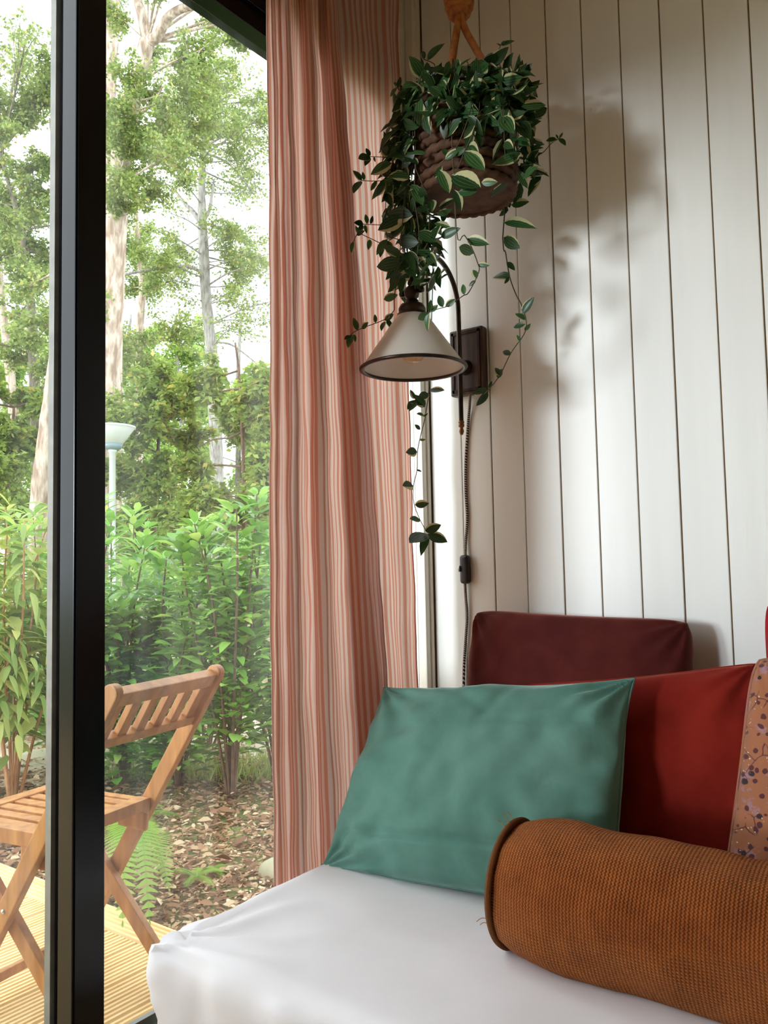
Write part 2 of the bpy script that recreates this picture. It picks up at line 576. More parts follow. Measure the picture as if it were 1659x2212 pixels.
def floral_mat():
    m, n, l, b = newmat('floral_print')
    vec = coords(n, l, (1, 1, 1), 'UV')

    def vor(scale, feature='F1', rndm=1.0):
        t = n.new('ShaderNodeTexVoronoi')
        t.inputs['Scale'].default_value = scale
        t.inputs['Randomness'].default_value = rndm
        t.feature = feature
        l.new(dist.outputs['Vector'], t.inputs['Vector'])
        return t
    wob = noise_tex(n, l, vec, 9, 3)
    dist = n.new('ShaderNodeVectorMath')
    dist.operation = 'MULTIPLY_ADD'
    l.new(wob.outputs['Color'], dist.inputs[0])
    dist.inputs[1].default_value = (0.05, 0.05, 0.05)
    l.new(vec, dist.inputs[2])
    cur = None
    base = n.new('ShaderNodeRGB')
    base.outputs[0].default_value = (0.33, 0.112, 0.046, 1)
    cur = base.outputs[0]

    def over(mask, color):
        nonlocal cur
        mx = n.new('ShaderNodeMix')
        mx.data_type = 'RGBA'
        l.new(mask, mx.inputs['Factor'])
        l.new(cur, mx.inputs['A'])
        mx.inputs['B'].default_value = (*color, 1)
        cur = mx.outputs['Result']
    # pale lilac petals in patches
    nm = noise_tex(n, l, vec, 7, 5, 0.65)
    a = ramp(n, [(0.56, (0, 0, 0)), (0.60, (1, 1, 1))])
    l.new(nm.outputs['Fac'], a.inputs['Fac'])
    over(a.outputs['Color'], (0.33, 0.16, 0.17))
    # stems
    e = vor(7, 'DISTANCE_TO_EDGE')
    a = ramp(n, [(0.012, (1, 1, 1)), (0.022, (0, 0, 0))])
    l.new(e.outputs['Distance'], a.inputs['Fac'])
    nm2 = noise_tex(n, l, vec, 4, 2)
    a2 = ramp(n, [(0.48, (0, 0, 0)), (0.52, (1, 1, 1))])
    l.new(nm2.outputs['Fac'], a2.inputs['Fac'])
    ml = n.new('ShaderNodeMath')
    ml.operation = 'MULTIPLY'
    l.new(a.outputs['Color'], ml.inputs[0])
    l.new(a2.outputs['Color'], ml.inputs[1])
    over(ml.outputs[0], (0.09, 0.02, 0.018))
    # dark berries
    d = vor(17)
    a = ramp(n, [(0.25, (1, 1, 1)), (0.29, (0, 0, 0))])
    l.new(d.outputs['Distance'], a.inputs['Fac'])
    over(a.outputs['Color'], (0.085, 0.014, 0.018))
    # near-black leaf clusters
    d3 = vor(9, rndm=0.9)
    a = ramp(n, [(0.16, (1, 1, 1)), (0.2, (0, 0, 0))])
    l.new(d3.outputs['Distance'], a.inputs['Fac'])
    over(a.outputs['Color'], (0.022, 0.008, 0.012))
    # light dots
    d2 = vor(38)
    a = ramp(n, [(0.13, (1, 1, 1)), (0.17, (0, 0, 0))])
    l.new(d2.outputs['Distance'], a.inputs['Fac'])
    ml = n.new('ShaderNodeMath')
    ml.operation = 'MULTIPLY'
    l.new(a.outputs['Color'], ml.inputs[0])
    l.new(a2.outputs['Color'], ml.inputs[1])
    over(ml.outputs[0], (0.72, 0.58, 0.42))
    l.new(cur, b.inputs['Base Color'])
    b.inputs['Roughness'].default_value = 0.85
    b.inputs['Sheen Weight'].default_value = 0.2
    f = noise_tex(n, l, vec, 300, 2)
    bump(n, l, b, f.outputs['Fac'], 0.15, 0.001)
    return m


MAT['floral'] = floral_mat()


def curtain_mat():
    m, n, l, b = newmat('striped_crinkle_cotton')
    uv = n.new('ShaderNodeUVMap')
    wob = noise_tex(n, l, uv.outputs['UV'], 3, 3)
    sp = n.new('ShaderNodeSeparateXYZ')
    l.new(uv.outputs['UV'], sp.inputs[0])
    a = n.new('ShaderNodeMath')
    a.operation = 'MULTIPLY_ADD'
    l.new(wob.outputs['Fac'], a.inputs[0])
    a.inputs[1].default_value = 0.004
    l.new(sp.outputs['X'], a.inputs[2])
    c = n.new('ShaderNodeMath')
    c.operation = 'MULTIPLY'
    l.new(a.outputs[0], c.inputs[0])
    c.inputs[1].default_value = 2 * math.pi / 0.0205
    s = n.new('ShaderNodeMath')
    s.operation = 'SINE'
    l.new(c.outputs[0], s.inputs[0])
    h = n.new('ShaderNodeMath')
    h.operation = 'MULTIPLY_ADD'
    l.new(s.outputs[0], h.inputs[0])
    h.inputs[1].default_value = 0.5
    h.inputs[2].default_value = 0.5
    r = ramp(n, [(0.34, (0.74, 0.55, 0.48)), (0.66, (0.62, 0.285, 0.205))])
    l.new(h.outputs[0], r.inputs['Fac'])
    # crinkle: fine uneven vertical ridges
    mp = n.new('ShaderNodeMapping')
    mp.inputs['Scale'].default_value = (1, 0.035, 1)
    l.new(uv.outputs['UV'], mp.inputs['Vector'])
    cr = noise_tex(n, l, mp.outputs['Vector'], 150, 3, 0.6)
    l.new(r.outputs['Color'], b.inputs['Base Color'])
    b.inputs['Roughness'].default_value = 0.95
    b.inputs['Specular IOR Level'].default_value = 0.1
    nrm = bump(n, l, b, cr.outputs['Fac'], 0.55, 0.004)
    tr = n.new('ShaderNodeBsdfTranslucent')
    l.new(r.outputs['Color'], tr.inputs['Color'])
    l.new(nrm, tr.inputs['Normal'])
    mx = n.new('ShaderNodeMixShader')
    mx.inputs['Fac'].default_value = 0.42
    l.new(b.outputs['BSDF'], mx.inputs[1])
    l.new(tr.outputs['BSDF'], mx.inputs[2])
    l.new(mx.outputs['Shader'], n['Material Output'].inputs['Surface'])
    return m


MAT['curtain'] = curtain_mat()


def glass_mat(name, dust=0.06, gloss=0.05, streak=True):
    m, n, l, b = newmat(name)
    n.remove(b)
    t = n.new('ShaderNodeBsdfTransparent')
    t.inputs['Color'].default_value = (0.97, 0.985, 0.98, 1)
    g = n.new('ShaderNodeBsdfGlossy')
    g.inputs['Roughness'].default_value = 0.02
    d = n.new('ShaderNodeBsdfTranslucent')
    d.inputs['Color'].default_value = (0.9, 0.9, 0.88, 1)
    mx = n.new('ShaderNodeMixShader')
    mx.inputs['Fac'].default_value = gloss
    l.new(t.outputs['BSDF'], mx.inputs[1])
    l.new(g.outputs['BSDF'], mx.inputs[2])
    m2 = n.new('ShaderNodeMixShader')
    vec = coords(n, l, (1, 1, 0.12))
    nt = noise_tex(n, l, vec, 7, 6, 0.6)
    r = ramp(n, [(0.40, (dust * 0.15,) * 3), (0.72, (dust * 2.2,) * 3)])
    l.new(nt.outputs['Fac'], r.inputs['Fac'])
    l.new(r.outputs['Color'], m2.inputs['Fac'])
    l.new(mx.outputs['Shader'], m2.inputs[1])
    l.new(d.outputs['BSDF'], m2.inputs[2])
    l.new(m2.outputs['Shader'], n['Material Output'].inputs['Surface'])
    return m


MAT['glass'] = glass_mat('dusty_window_glass', 0.020, 0.03)
MAT['glass_clear'] = glass_mat('clear_window_glass', 0.015, 0.03)


def opal_mat():
    m, n, l, b = newmat('opal_glass')
    vec = coords(n, l)
    t = noise_tex(n, l, vec, 9, 3)
    r = ramp(n, [(0.3, (0.80, 0.77, 0.70)), (0.7, (0.84, 0.81, 0.75))])
    l.new(t.outputs['Fac'], r.inputs['Fac'])
    l.new(r.outputs['Color'], b.inputs['Base Color'])
    b.inputs['Roughness'].default_value = 0.22
    tr = n.new('ShaderNodeBsdfTranslucent')
    l.new(r.outputs['Color'], tr.inputs['Color'])
    mx = n.new('ShaderNodeMixShader')
    mx.inputs['Fac'].default_value = 0.3
    l.new(b.outputs['BSDF'], mx.inputs[1])
    l.new(tr.outputs['BSDF'], mx.inputs[2])
    l.new(mx.outputs['Shader'], n['Material Output'].inputs['Surface'])
    return m


MAT['opal'] = opal_mat()


def bulb_mat():
    m, n, l, b = newmat('bulb_glass')
    n.remove(b)
    t = n.new('ShaderNodeBsdfTransparent')
    t.inputs['Color'].default_value = (1.0, 0.86, 0.66, 1)
    g = n.new('ShaderNodeBsdfGlossy')
    g.inputs['Roughness'].default_value = 0.05
    lw = n.new('ShaderNodeLayerWeight')
    lw.inputs['Blend'].default_value = 0.35
    nt = noise_tex(n, l, coords(n, l), 5, 2)
    ad = n.new('ShaderNodeMath')
    ad.operation = 'MULTIPLY'
    l.new(lw.outputs['Facing'], ad.inputs[0])
    l.new(nt.outputs['Fac'], ad.inputs[1])
    mx = n.new('ShaderNodeMixShader')
    l.new(ad.outputs[0], mx.inputs['Fac'])
    l.new(t.outputs['BSDF'], mx.inputs[1])
    l.new(g.outputs['BSDF'], mx.inputs[2])
    l.new(mx.outputs['Shader'], n['Material Output'].inputs['Surface'])
    return m


MAT['bulb'] = bulb_mat()
m_, n_, l_, b_ = newmat('glowing_filament')
t_ = noise_tex(n_, l_, coords(n_, l_), 30, 2)
r_ = ramp(n_, [(0.3, (1.0, 0.42, 0.10)), (0.7, (1.0, 0.55, 0.18))])
l_.new(t_.outputs['Fac'], r_.inputs['Fac'])
l_.new(r_.outputs['Color'], b_.inputs['Emission Color'])
b_.inputs['Emission Strength'].default_value = 1.6
MAT['filament'] = m_


def cord_mat():
    m, n, l, b = newmat('braided_cord')
    uv = n.new('ShaderNodeUVMap')
    sp = n.new('ShaderNodeSeparateXYZ')
    l.new(uv.outputs['UV'], sp.inputs[0])
    a = n.new('ShaderNodeMath')
    a.operation = 'MULTIPLY'
    l.new(sp.outputs['Y'], a.inputs[0])
    a.inputs[1].default_value = 2 * math.pi * 80
    c = n.new('ShaderNodeMath')
    c.operation = 'MULTIPLY_ADD'
    l.new(sp.outputs['X'], c.inputs[0])
    c.inputs[1].default_value = 2 * math.pi
    l.new(a.outputs[0], c.inputs[2])
    s = n.new('ShaderNodeMath')
    s.operation = 'SINE'
    l.new(c.outputs[0], s.inputs[0])
    r = ramp(n, [(0.30, (0.03, 0.018, 0.02)), (0.5, (0.62, 0.52, 0.48))])
    l.new(s.outputs[0], r.inputs['Fac'])
    l.new(r.outputs['Color'], b.inputs['Base Color'])
    b.inputs['Roughness'].default_value = 0.8
    return m


MAT['cord'] = cord_mat()

# ------------------------------------------------------------------ the room
RX, RY, CZ = 4.2, -5.0, 2.78
FLOOR_Z = 0.0


def st(o):
    o['kind'] = 'structure'
    return o


st(box('floor', -0.02, RX, RY, 0.02, -0.06, FLOOR_Z, MAT['floor']))
st(box('ceiling', -0.15, RX, RY, 0.05, CZ, CZ + 0.1, MAT['ceil']))
st(box('wall_right', RX, RX + 0.1, RY, 0.05, 0, CZ, MAT['roomwall']))
st(box('wall_front', -0.02, RX, RY - 0.1, RY, 0, CZ, MAT['roomwall']))

# planked wall: the planks stand proud of a dark backing, a 3 mm joint between them
wb = st(box('wall_back', -0.15, RX, 0.006, 0.09, 0, CZ, MAT['groove']))
edges = [0.004, 0.1075, 0.205, 0.304, 0.410, 0.512, 0.615, 0.717, 0.822, 0.924]
while edges[-1] < RX - 0.1: edges.append(edges[-1] + 0.1035)
edges[-1] = RX
for i in range(len(edges) - 1):
    g = 0.0016
    yo = rnd.uniform(-0.0012, 0.0012)
    box('plank', edges[i] + g, edges[i + 1] - g, yo, 0.0065, 0.0, CZ, MAT['paint'], wb, 0.002, 2)

# window wall: white jamb in the corner, ivory stop mouldings, lintel
wl_ = st(box('wall_left', -0.14, -0.032, RY, -0.041, 2.44, CZ, MAT['trim']))
t1 = st(empty('trim_1', (0, 0, 0)))
box('jamb', -0.13, -0.031, -0.040, 0.02, 0, CZ, MAT['jamb'], t1, 0.003)
box('casing', -0.030, -0.002, -0.0405, -0.018, 0, CZ, MAT['trim'], t1, 0.004)
box('stop_moulding', -0.016, 0.0022, -0.0185, -0.0015, 0, CZ, MAT['trim'], t1, 0.005, 3)

# window: black frame, posts, panes, threshold with aluminium track
win = st(empty('window_1', (0, 0, 0)))


def stile(y0, y1):
    s_ = MB()
    s_.add(*boxvf(-0.075, -0.030, y0, y1, 0.10, 2.32))
    s_.add(*boxvf(-0.13, -0.0751, y0 + 0.012, y1, 0.10, 2.32))
    return bevel_mesh(s_.mesh('stile'), 0.002, 2)


for (a, b) in ((-1.149, -1.083), (-2.45, -2.37), (-3.75, -3.67), (-4.99, -4.91)):
    link('stile', stile(a, b), MAT['black'], win)
    # beads on the face of the stile
    box('glazing_bead', -0.0303, -0.0268, a + 0.004, a + 0.010, 0.10, 2.30, MAT['black'], win)
hd = box('head_frame', -0.075, -0.03, -4.99, -0.041, 2.285, 2.44, MAT['black'], win, 0.003)
box('head_track', -0.13, -0.0751, -4.99, -0.041, 2.315, 2.44, MAT['black'], win, 0.003)
box('head_bead', -0.0305, -0.020, -4.99, -0.041, 2.335, 2.360, MAT['black'], win, 0.002)
box('bottom_frame', -0.055, -0.02, -4.99, -0.041, -0.02, 0.135, MAT['black'], win, 0.003)
box('threshold', -0.1868, -0.0551, -4.99, -0.041, -0.06, 0.060, MAT['sill'], win, 0.004)
box('track_rail', -0.082, -0.070, -4.99, -0.041, 0.060, 0.112, MAT['alu'], win, 0.002)
for (a, b, mm) in ((-1.085, -0.041, 'glass'), (-2.37, -1.139, 'glass_clear'), (-3.67, -2.44, 'glass_clear'), (-4.91, -3.74, 'glass_clear')):
    box('pane', -0.098, -0.092, a, b, 0.06, 2.33, MAT[mm], win)
for (a, b) in ((-1.085, -0.041), (-2.37, -1.139)):
    box('pane_spacer', -0.1165, -0.0985, b - 0.010 if a < -2 else a + 0.003, b - 0.001 if a < -2 else a + 0.012, 0.10, 2.30, MAT['spacer'], win)

# ------------------------------------------------------------------ daybed
BED_Z = 0.38


def rounded_box(x0, x1, y0, y1, z0, z1, r, step=0.02, disp=None):
    nx = max(4, int((x1 - x0) / step)); ny = max(4, int((y1 - y0) / step)); nz_ = max(3, int((z1 - z0) / step))
    bm = bmesh.new()
    seen = {}
    cx, cy, cz = (x0 + x1) / 2, (y0 + y1) / 2, (z0 + z1) / 2
    hx, hy, hz = (x1 - x0) / 2, (y1 - y0) / 2, (z1 - z0) / 2

    def vert(i, j, k):
        key = (i, j, k)
        if key in seen: return seen[key]
        p = Vector((-hx + 2 * hx * i / nx, -hy + 2 * hy * j / ny, -hz + 2 * hz * k / nz_))
        q = Vector((max(-hx + r, min(hx - r, p.x)), max(-hy + r, min(hy - r, p.y)), max(-hz + r, min(hz - r, p.z))))
        d = p - q
        nrm = d.normalized() if d.length > 1e-9 else Vector((0, 0, 1))
        p = q + nrm * r if d.length > 1e-9 else p
        p = p + Vector((cx, cy, cz))
        if disp: p = disp(p, nrm)
        seen[key] = bm.verts.new(p)
        return seen[key]
    for i in range(nx):
        for j in range(ny):
            bm.faces.new((vert(i, j, nz_), vert(i + 1, j, nz_), vert(i + 1, j + 1, nz_), vert(i, j + 1, nz_)))
            bm.faces.new((vert(i, j, 0), vert(i, j + 1, 0), vert(i + 1, j + 1, 0), vert(i + 1, j, 0)))
    for i in range(nx):
        for k in range(nz_):
            bm.faces.new((vert(i, 0, k), vert(i + 1, 0, k), vert(i + 1, 0, k + 1), vert(i, 0, k + 1)))
            bm.faces.new((vert(i, ny, k), vert(i, ny, k + 1), vert(i + 1, ny, k + 1), vert(i + 1, ny, k)))
    for j in range(ny):
        for k in range(nz_):
            bm.faces.new((vert(0, j, k), vert(0, j, k + 1), vert(0, j + 1, k + 1), vert(0, j + 1, k)))
            bm.faces.new((vert(nx, j, k), vert(nx, j + 1, k), vert(nx, j + 1, k + 1), vert(nx, j, k + 1)))
    me = bpy.data.meshes.new('rb')
    bm.to_mesh(me)
    bm.free()
    me.polygons.foreach_set('use_smooth', [True] * len(me.polygons))
    return me


def bed_disp(p, nrm):
    c = Vector((0.15, -1.10, 0.33))
    d = (p - c)
    top = nrm.z > 0.7
    h = 0.0022 * noise.noise(p * 5)
    if not top:
        # hanging side: drape folds falling from the edge
        s = p.x if abs(nrm.y) > abs(nrm.x) else p.y
        g = max(0.0, 1 - d.length / 0.45)
        h += (0.009 + 0.016 * g) * noise.noise(Vector((s * 16 + (p.z) * 9 * g, 3.1, p.z * 2.5)))
        h += 0.004 * g * noise.noise(Vector((s * 40, 1.7, p.z * 6)))
        h += 0.0045 * (1 - min(1.0, 3 * abs(noise.noise(Vector((s * 7 + p.z * 5, 9.1, p.z * 3 - s * 2))))))
    else:
        g = max(0.0, 1 - d.length / 0.30)
        a = math.atan2(d.y, d.x)
        h += 0.009 * g * math.sin(a * 14 + 3 * noise.noise(p * 9))
        h += 0.0022 * (1 - min(1.0, 4 * abs(noise.noise(Vector((p.x * 3.2 + p.y * 2, p.y * 4 - p.x, 2.2)))))) * max(0.25, min(1.0, (-0.55 - p.y) * 2.5))
    # gathered corner tuck
    q = math.exp(-((d.x) ** 2 + (d.y) ** 2) / 0.0016) * (1 if p.z > 0.28 else 0.4)
    h += 0.008 * q * noise.noise(p * 45)
    return p + nrm * h


bed = tag(empty('daybed', (1.2, -0.56, 0)), 'low daybed under a pale pinkish white cotton sheet', 'daybed')


def kid(o, parent):
    o.parent = parent
    o.matrix_parent_inverse = parent.matrix_world.inverted() if False else Matrix.Translation(-Vector(parent.location))
    return o


me = rounded_box(0.125, 2.2, -1.118, -0.02, 0.14, BED_Z, 0.045, 0.0145, bed_disp)
kid(link('mattress_with_sheet', me, MAT['sheet']), bed)
kid(box('bed_base', 0.16, 2.16, -1.08, -0.03, 0.0, 0.15, MAT['floor']), bed)


# ------------------------------------------------------------------ cushions
def pillow_mesh(w, h, t, nx=56, ny=48, pinch=0.05, seed=0, wr=0.004, power=0.42, creases=(), corner=0.02, warp=None, uvs=1.0):
    v, f, uv = [], [], []
    for side in (1, -1):
        for j in range(ny + 1):
            for i in range(nx + 1):
                u, vv = -1 + 2 * i / nx, -1 + 2 * j / ny
                # denser sampling towards the border
                u = math.sin(u * math.pi / 2) * 0.6 + u * 0.4
                vv = math.sin(vv * math.pi / 2) * 0.6 + vv * 0.4
                x = w / 2 * u * (1 - pinch * (1 - vv * vv) * abs(u) ** 3 + corner * (abs(u * vv)) ** 6)
                z = h / 2 * vv * (1 - pinch * 1.2 * (1 - u * u) * abs(vv) ** 3 + corner * (abs(u * vv)) ** 6)
                a = max(0, 1 - u * u) ** power * max(0, 1 - vv * vv) ** power
                y = t / 2 * a
                P = Vector((u * 2.1 + seed * 3.3, vv * 1.9, side * 1.7 + seed))
                e = min(1, 3.2 * a)
                y += e * (wr * 2.2 * noise.noise(P * 1.1) + wr * noise.noise(P * 2.7))
                # tension folds running in from the corners
                for cu in (-1, 1):
                    for cv in (-1, 1):
                        dx, dz = (u - cu), (vv - cv)
                        r = math.hypot(dx, dz)
                        an = math.atan2(dz, dx)
                        y += e * wr * 1.6 * math.exp(-r * 2.6) * math.sin(an * 13 + seed + cu * 2 + cv)
                for (p0, p1, dep, wid) in creases:
                    if side > 0:
                        ax, az = p0
                        bx, bz = p1
                        L2 = (bx - ax) ** 2 + (bz - az) ** 2
                        tt = max(0, min(1, ((u - ax) * (bx - ax) + (vv - az) * (bz - az)) / L2))
                        dd = math.hypot(u - ax - tt * (bx - ax), vv - az - tt * (bz - az))
                        fade = math.sin(math.pi * min(1, max(0.0, tt * 0.96 + 0.02))) ** 0.4
                        y -= dep * fade * math.exp(-(dd / wid) ** 2)
                if warp:
                    # bilinear push of the four corners: (TL, TR, BL, BR) as (dx, dz)
                    a0, a1 = (u + 1) / 2, (vv + 1) / 2
                    wts = ((1 - a0) * a1, a0 * a1, (1 - a0) * (1 - a1), a0 * (1 - a1))
                    x += sum(w_ * q_[0] for w_, q_ in zip(wts, warp))
                    z += sum(w_ * q_[1] for w_, q_ in zip(wts, warp))
                v.append((x, -side * y, z))
                uv.append(((u * w / 2) * uvs + 0.5, (vv * h / 2) * uvs + 0.5))
    n1 = (nx + 1) * (ny + 1)
    for s in (0, 1):
        for j in range(ny):
            for i in range(nx):
                q = [s * n1 + j * (nx + 1) + i, s * n1 + j * (nx + 1) + i + 1, s * n1 + (j + 1) * (nx + 1) + i + 1, s * n1 + (j + 1) * (nx + 1) + i]
                f.append(tuple(q if s == 0 else q[::-1]))
    m = MB().add(v, f, uv).mesh('pillow', True)
    bm = bmesh.new()
    bm.from_mesh(m)
    bmesh.ops.remove_doubles(bm, verts=list(bm.verts), dist=0.0006)
    bm.to_mesh(m)
    bm.free()
    return m


def piping(w, h, r, pinch, corner, mat, parent, name='piping', warp=None):
    pts = []
    N = 40
    for (a, b) in (((-1, -1), (1, -1)), ((1, -1), (1, 1)), ((1, 1), (-1, 1)), ((-1, 1), (-1, -1))):
        for k in range(N):
            u = a[0] + (b[0] - a[0]) * k / N
            vv = a[1] + (b[1] - a[1]) * k / N
            x = w / 2 * u * (1 - pinch * (1 - vv * vv) * abs(u) ** 3 + corner * abs(u * vv) ** 6)
            z = h / 2 * vv * (1 - pinch * 1.2 * (1 - u * u) * abs(vv) ** 3 + corner * abs(u * vv) ** 6)
            if warp:
                a0, a1 = (u + 1) / 2, (vv + 1) / 2
                wts = ((1 - a0) * a1, a0 * a1, (1 - a0) * (1 - a1), a0 * (1 - a1))
                x += sum(w_ * q_[0] for w_, q_ in zip(wts, warp))
                z += sum(w_ * q_[1] for w_, q_ in zip(wts, warp))
            pts.append((x, 0, z))
    pts.append(pts[0])
    return MB().add(*tubevf(pts, r, 6)).build(name, mat, parent, True)


def rest(o, z=0.377):
    """flatten a placed cushion where it presses on the bed"""
    for c in o.children:
        mw = o.matrix_world
        iv = mw.inverted()
        for v_ in c.data.vertices:
            p = mw @ v_.co
            if p.z < z:
                p.z = z - 0.04 * (z - p.z)
                v_.co = iv @ p
    return o


def place(o, loc, rx=0, rz=0, ry=0):
    o.matrix_world = Matrix.Translation(loc) @ Matrix.Rotation(rz, 4, 'Z') @ Matrix.Rotation(rx, 4, 'X') @ Matrix.Rotation(ry, 4, 'Y')
    return o


# maroon cushion against the planks
mc = tag(empty('maroon_cushion'), 'dark maroon velvet cushion with side zip leaning on the white planks', 'cushion')
o = link('cover', pillow_mesh(0.575, 0.50, 0.222, seed=1, wr=0.006, pinch=0.025, corner=-0.05, power=0.36), MAT['maroon'], mc)
zp = [(0.575 / 2 * (1 - 0.02 * (1 - v * v)) + 0.0015, -0.003, 0.25 * v) for v in [k / 20 for k in range(-18, 9)]]
z_ = MB()
for a, b in zip(zp[:-1], zp[1:]):
    for s in (0, 1):
        p = Vector(a).lerp(Vector(b), s * 0.5)
        z_.add(*boxvf(p.x - 0.002, p.x + 0.0025, p.y - 0.004, p.y + 0.004, p.z, p.z + 0.0035))
z_.build('zip', MAT['zip'], mc)
rest(place(mc, (0.470, -0.125, BED_Z + 0.245), math.radians(-7), math.radians(0), math.radians(1.5)))

# red cushion
rc = tag(empty('red_cushion'), 'brick red velvet cushion standing behind the green one', 'cushion')
link('cover', pillow_mesh(0.48, 0.43, 0.19, seed=3, wr=0.005, pinch=0.035, corner=-0.02, power=0.38), MAT['red'], rc)
piping(0.48, 0.43, 0.0025, 0.035, -0.02, MAT['red'], rc, 'seam')
rest(place(rc, (0.733, -0.36, BED_Z + 0.176), math.radians(-14), math.radians(4), math.radians(-8.5)))

# green cushion
GW = ((0.055, -0.026), (0, 0), (0, 0), (0.0, 0.0))
gc = tag(empty('green_cushion'), 'sage green velvet oblong cushion leaning at the front beside the curtain', 'cushion')
link('cover', pillow_mesh(0.61, 0.415, 0.19, 84, 64, seed=5, wr=0.008, pinch=0.012, corner=0.035, power=0.40, warp=GW,
                          creases=(((-0.92, -0.66), (0.9, -0.60), 0.012, 0.034), ((0.10, 0.50), (0.92, 0.56), 0.009, 0.034), ((0.05, 0.52), (0.22, 0.95), 0.008, 0.05), ((-0.3, 0.95), (0.1, 0.6), 0.006, 0.05), ((0.95, 0.1), (0.6, 0.05), 0.005, 0.05), ((0.95, -0.2), (0.55, -0.2), 0.005, 0.05), ((-0.95, -0.75), (-0.5, -0.98), 0.01, 0.05))),
     MAT['green'], gc)
piping(0.61, 0.415, 0.0022, 0.012, 0.035, MAT['green'], gc, 'seam', GW)
rest(place(gc, (0.447, -0.565, BED_Z + 0.188), math.radians(-29), math.radians(1), math.radians(-3.5)))

# floral cushion
fc = tag(empty('floral_cushion'), 'terracotta floral print cushion with piped edge beside the red one', 'cushion')
link('cover', pillow_mesh(0.45, 0.45, 0.18, seed=8, wr=0.004, pinch=0.02, corner=-0.06, power=0.36, uvs=3.4), MAT['floral'], fc)
piping(0.45, 0.45, 0.004, 0.02, -0.06, MAT['floral'], fc)
rest(place(fc, (1.150, -0.435, BED_Z + 0.200), math.radians(-16), math.radians(12), math.radians(9)))

# crimson cushion, only its corner shows
cc = tag(empty('crimson_cushion'), 'bright crimson cushion against the planks behind the floral one', 'cushion')
link('cover', pillow_mesh(0.51, 0.54, 0.222, seed=9, corner=-0.05), MAT['crimson'], cc)
piping(0.51, 0.54, 0.003, 0.05, -0.05, MAT['crimson'], cc, 'seam')
place(cc, (1.163, -0.13, BED_Z + 0.2585), math.radians(-8), 0, math.radians(0))

# orange knitted bolster
bo = tag(empty('bolster'), 'burnt orange knitted bolster lying in front on the sheet', 'bolster')
L, Rb = 0.62, 0.108
nseg, nl = 72, 90
vv, ff, uu = [], [], []
prof = []
for i in range(nl + 1):
    s = i / nl
    x = -L / 2 + L * s
    e = min(s, 1 - s) * L
    r = Rb * (1 - 0.16 * math.exp(-(e / 0.035) ** 1.2)) * (1 + 0.03 * math.sin(s * 5.0 + 0.6))
    prof.append((x, r))
for i, (x, r) in enumerate(prof):
    for k in range(nseg + 1):
        a = 2 * math.pi * k / nseg
        ca, sa = math.cos(a), math.sin(a)
        d = 0.006 * noise.noise(Vector((x * 7, ca * 1.3, sa * 1.3))) + 0.003 * noise.noise(Vector((x * 16, ca * 3, sa * 3)))
        # a few soft dents in the stuffing
        for (dx, da, dep, wx, wa) in ((0.16, 3.75, 0.020, 0.05, 0.5), (0.24, 4.3, 0.018, 0.04, 0.6), (0.05, 3.3, 0.010, 0.06, 0.35), (0.12, 4.9, 0.010, 0.05, 0.4)):
            dd = math.atan2(math.sin(a - da), math.cos(a - da))
            d -= dep * math.exp(-((x - dx) / wx) ** 2 - (dd / wa) ** 2)
        rr = r + d
        y, z = rr * ca, rr * sa
        if z < -0.094: z = -0.094 - 0.2 * (-(z + 0.094))   # flattened where it rests
        vv.append((x, y, z))
        uu.append((x, a * Rb))
w1 = nseg + 1
for i in range(nl):
    for k in range(nseg):
        ff.append((i * w1 + k, i * w1 + k + 1, (i + 1) * w1 + k + 1, (i + 1) * w1 + k))
body = MB().add(vv, ff, uu).build('cover', MAT['knit'], bo, True)
for s in (0, -1):
    x, r = prof[s]
    sg = -1 if s == 0 else 1
    cv, cf, cu = [], [], []
    for j in range(9):
        q = j / 8
        for k in range(nseg):
            a = 2 * math.pi * k / nseg
            rr = r * (1 - q) + 0.0005
            y, z = rr * math.cos(a), rr * math.sin(a)
            if z < -0.094: z = -0.094
            cv.append((x + sg * 0.030 * math.sin(q * math.pi / 2), y, z))
            cu.append((y + 2, z))
    for j in range(8):
        for k in range(nseg):
            k2 = (k + 1) % nseg
            qd = (j * nseg + k, j * nseg + k2, (j + 1) * nseg + k2, (j + 1) * nseg + k)
            cf.append(qd if sg > 0 else qd[::-1])
    MB().add(cv, cf, cu).build('end_cap', MAT['knit'], bo, True)
    ring = [(x + sg * 0.001, (r + 0.004) * math.cos(2 * math.pi * k / 60), max(-0.094, (r + 0.004) * math.sin(2 * math.pi * k / 60))) for k in range(61)]
    MB().add(*tubevf(ring, 0.0055, 8)).build('piping', MAT['knit'], bo, True)
th = MB()
for (a, l_) in ((1.75, 0.03), (1.9, 0.022), (1.6, 0.02), (3.4, 0.03), (3.5, 0.018), (4.55, 0.022), (4.65, 0.03), (4.75, 0.016)):
    x, r = prof[0]
    p = Vector((x, (r + 0.006) * math.cos(a), (r + 0.006) * math.sin(a)))
    q = p + Vector((-0.012, math.cos(a) * 0.6 * l_, math.sin(a) * 0.5 * l_)) + Vector((0, 0, 0.004))
    th.add(*tubevf(smooth_path([p, (p + q) / 2 + Vector((-0.003, 0.003, 0.002)), q], 4), 0.0005, 4))
th.build('loose_threads', MAT['thread'], bo)['kind'] = 'stuff'
place(bo, (0.655 + 0.31, -0.777, BED_Z + 0.095), 0, math.radians(0.5), math.radians(0.3))

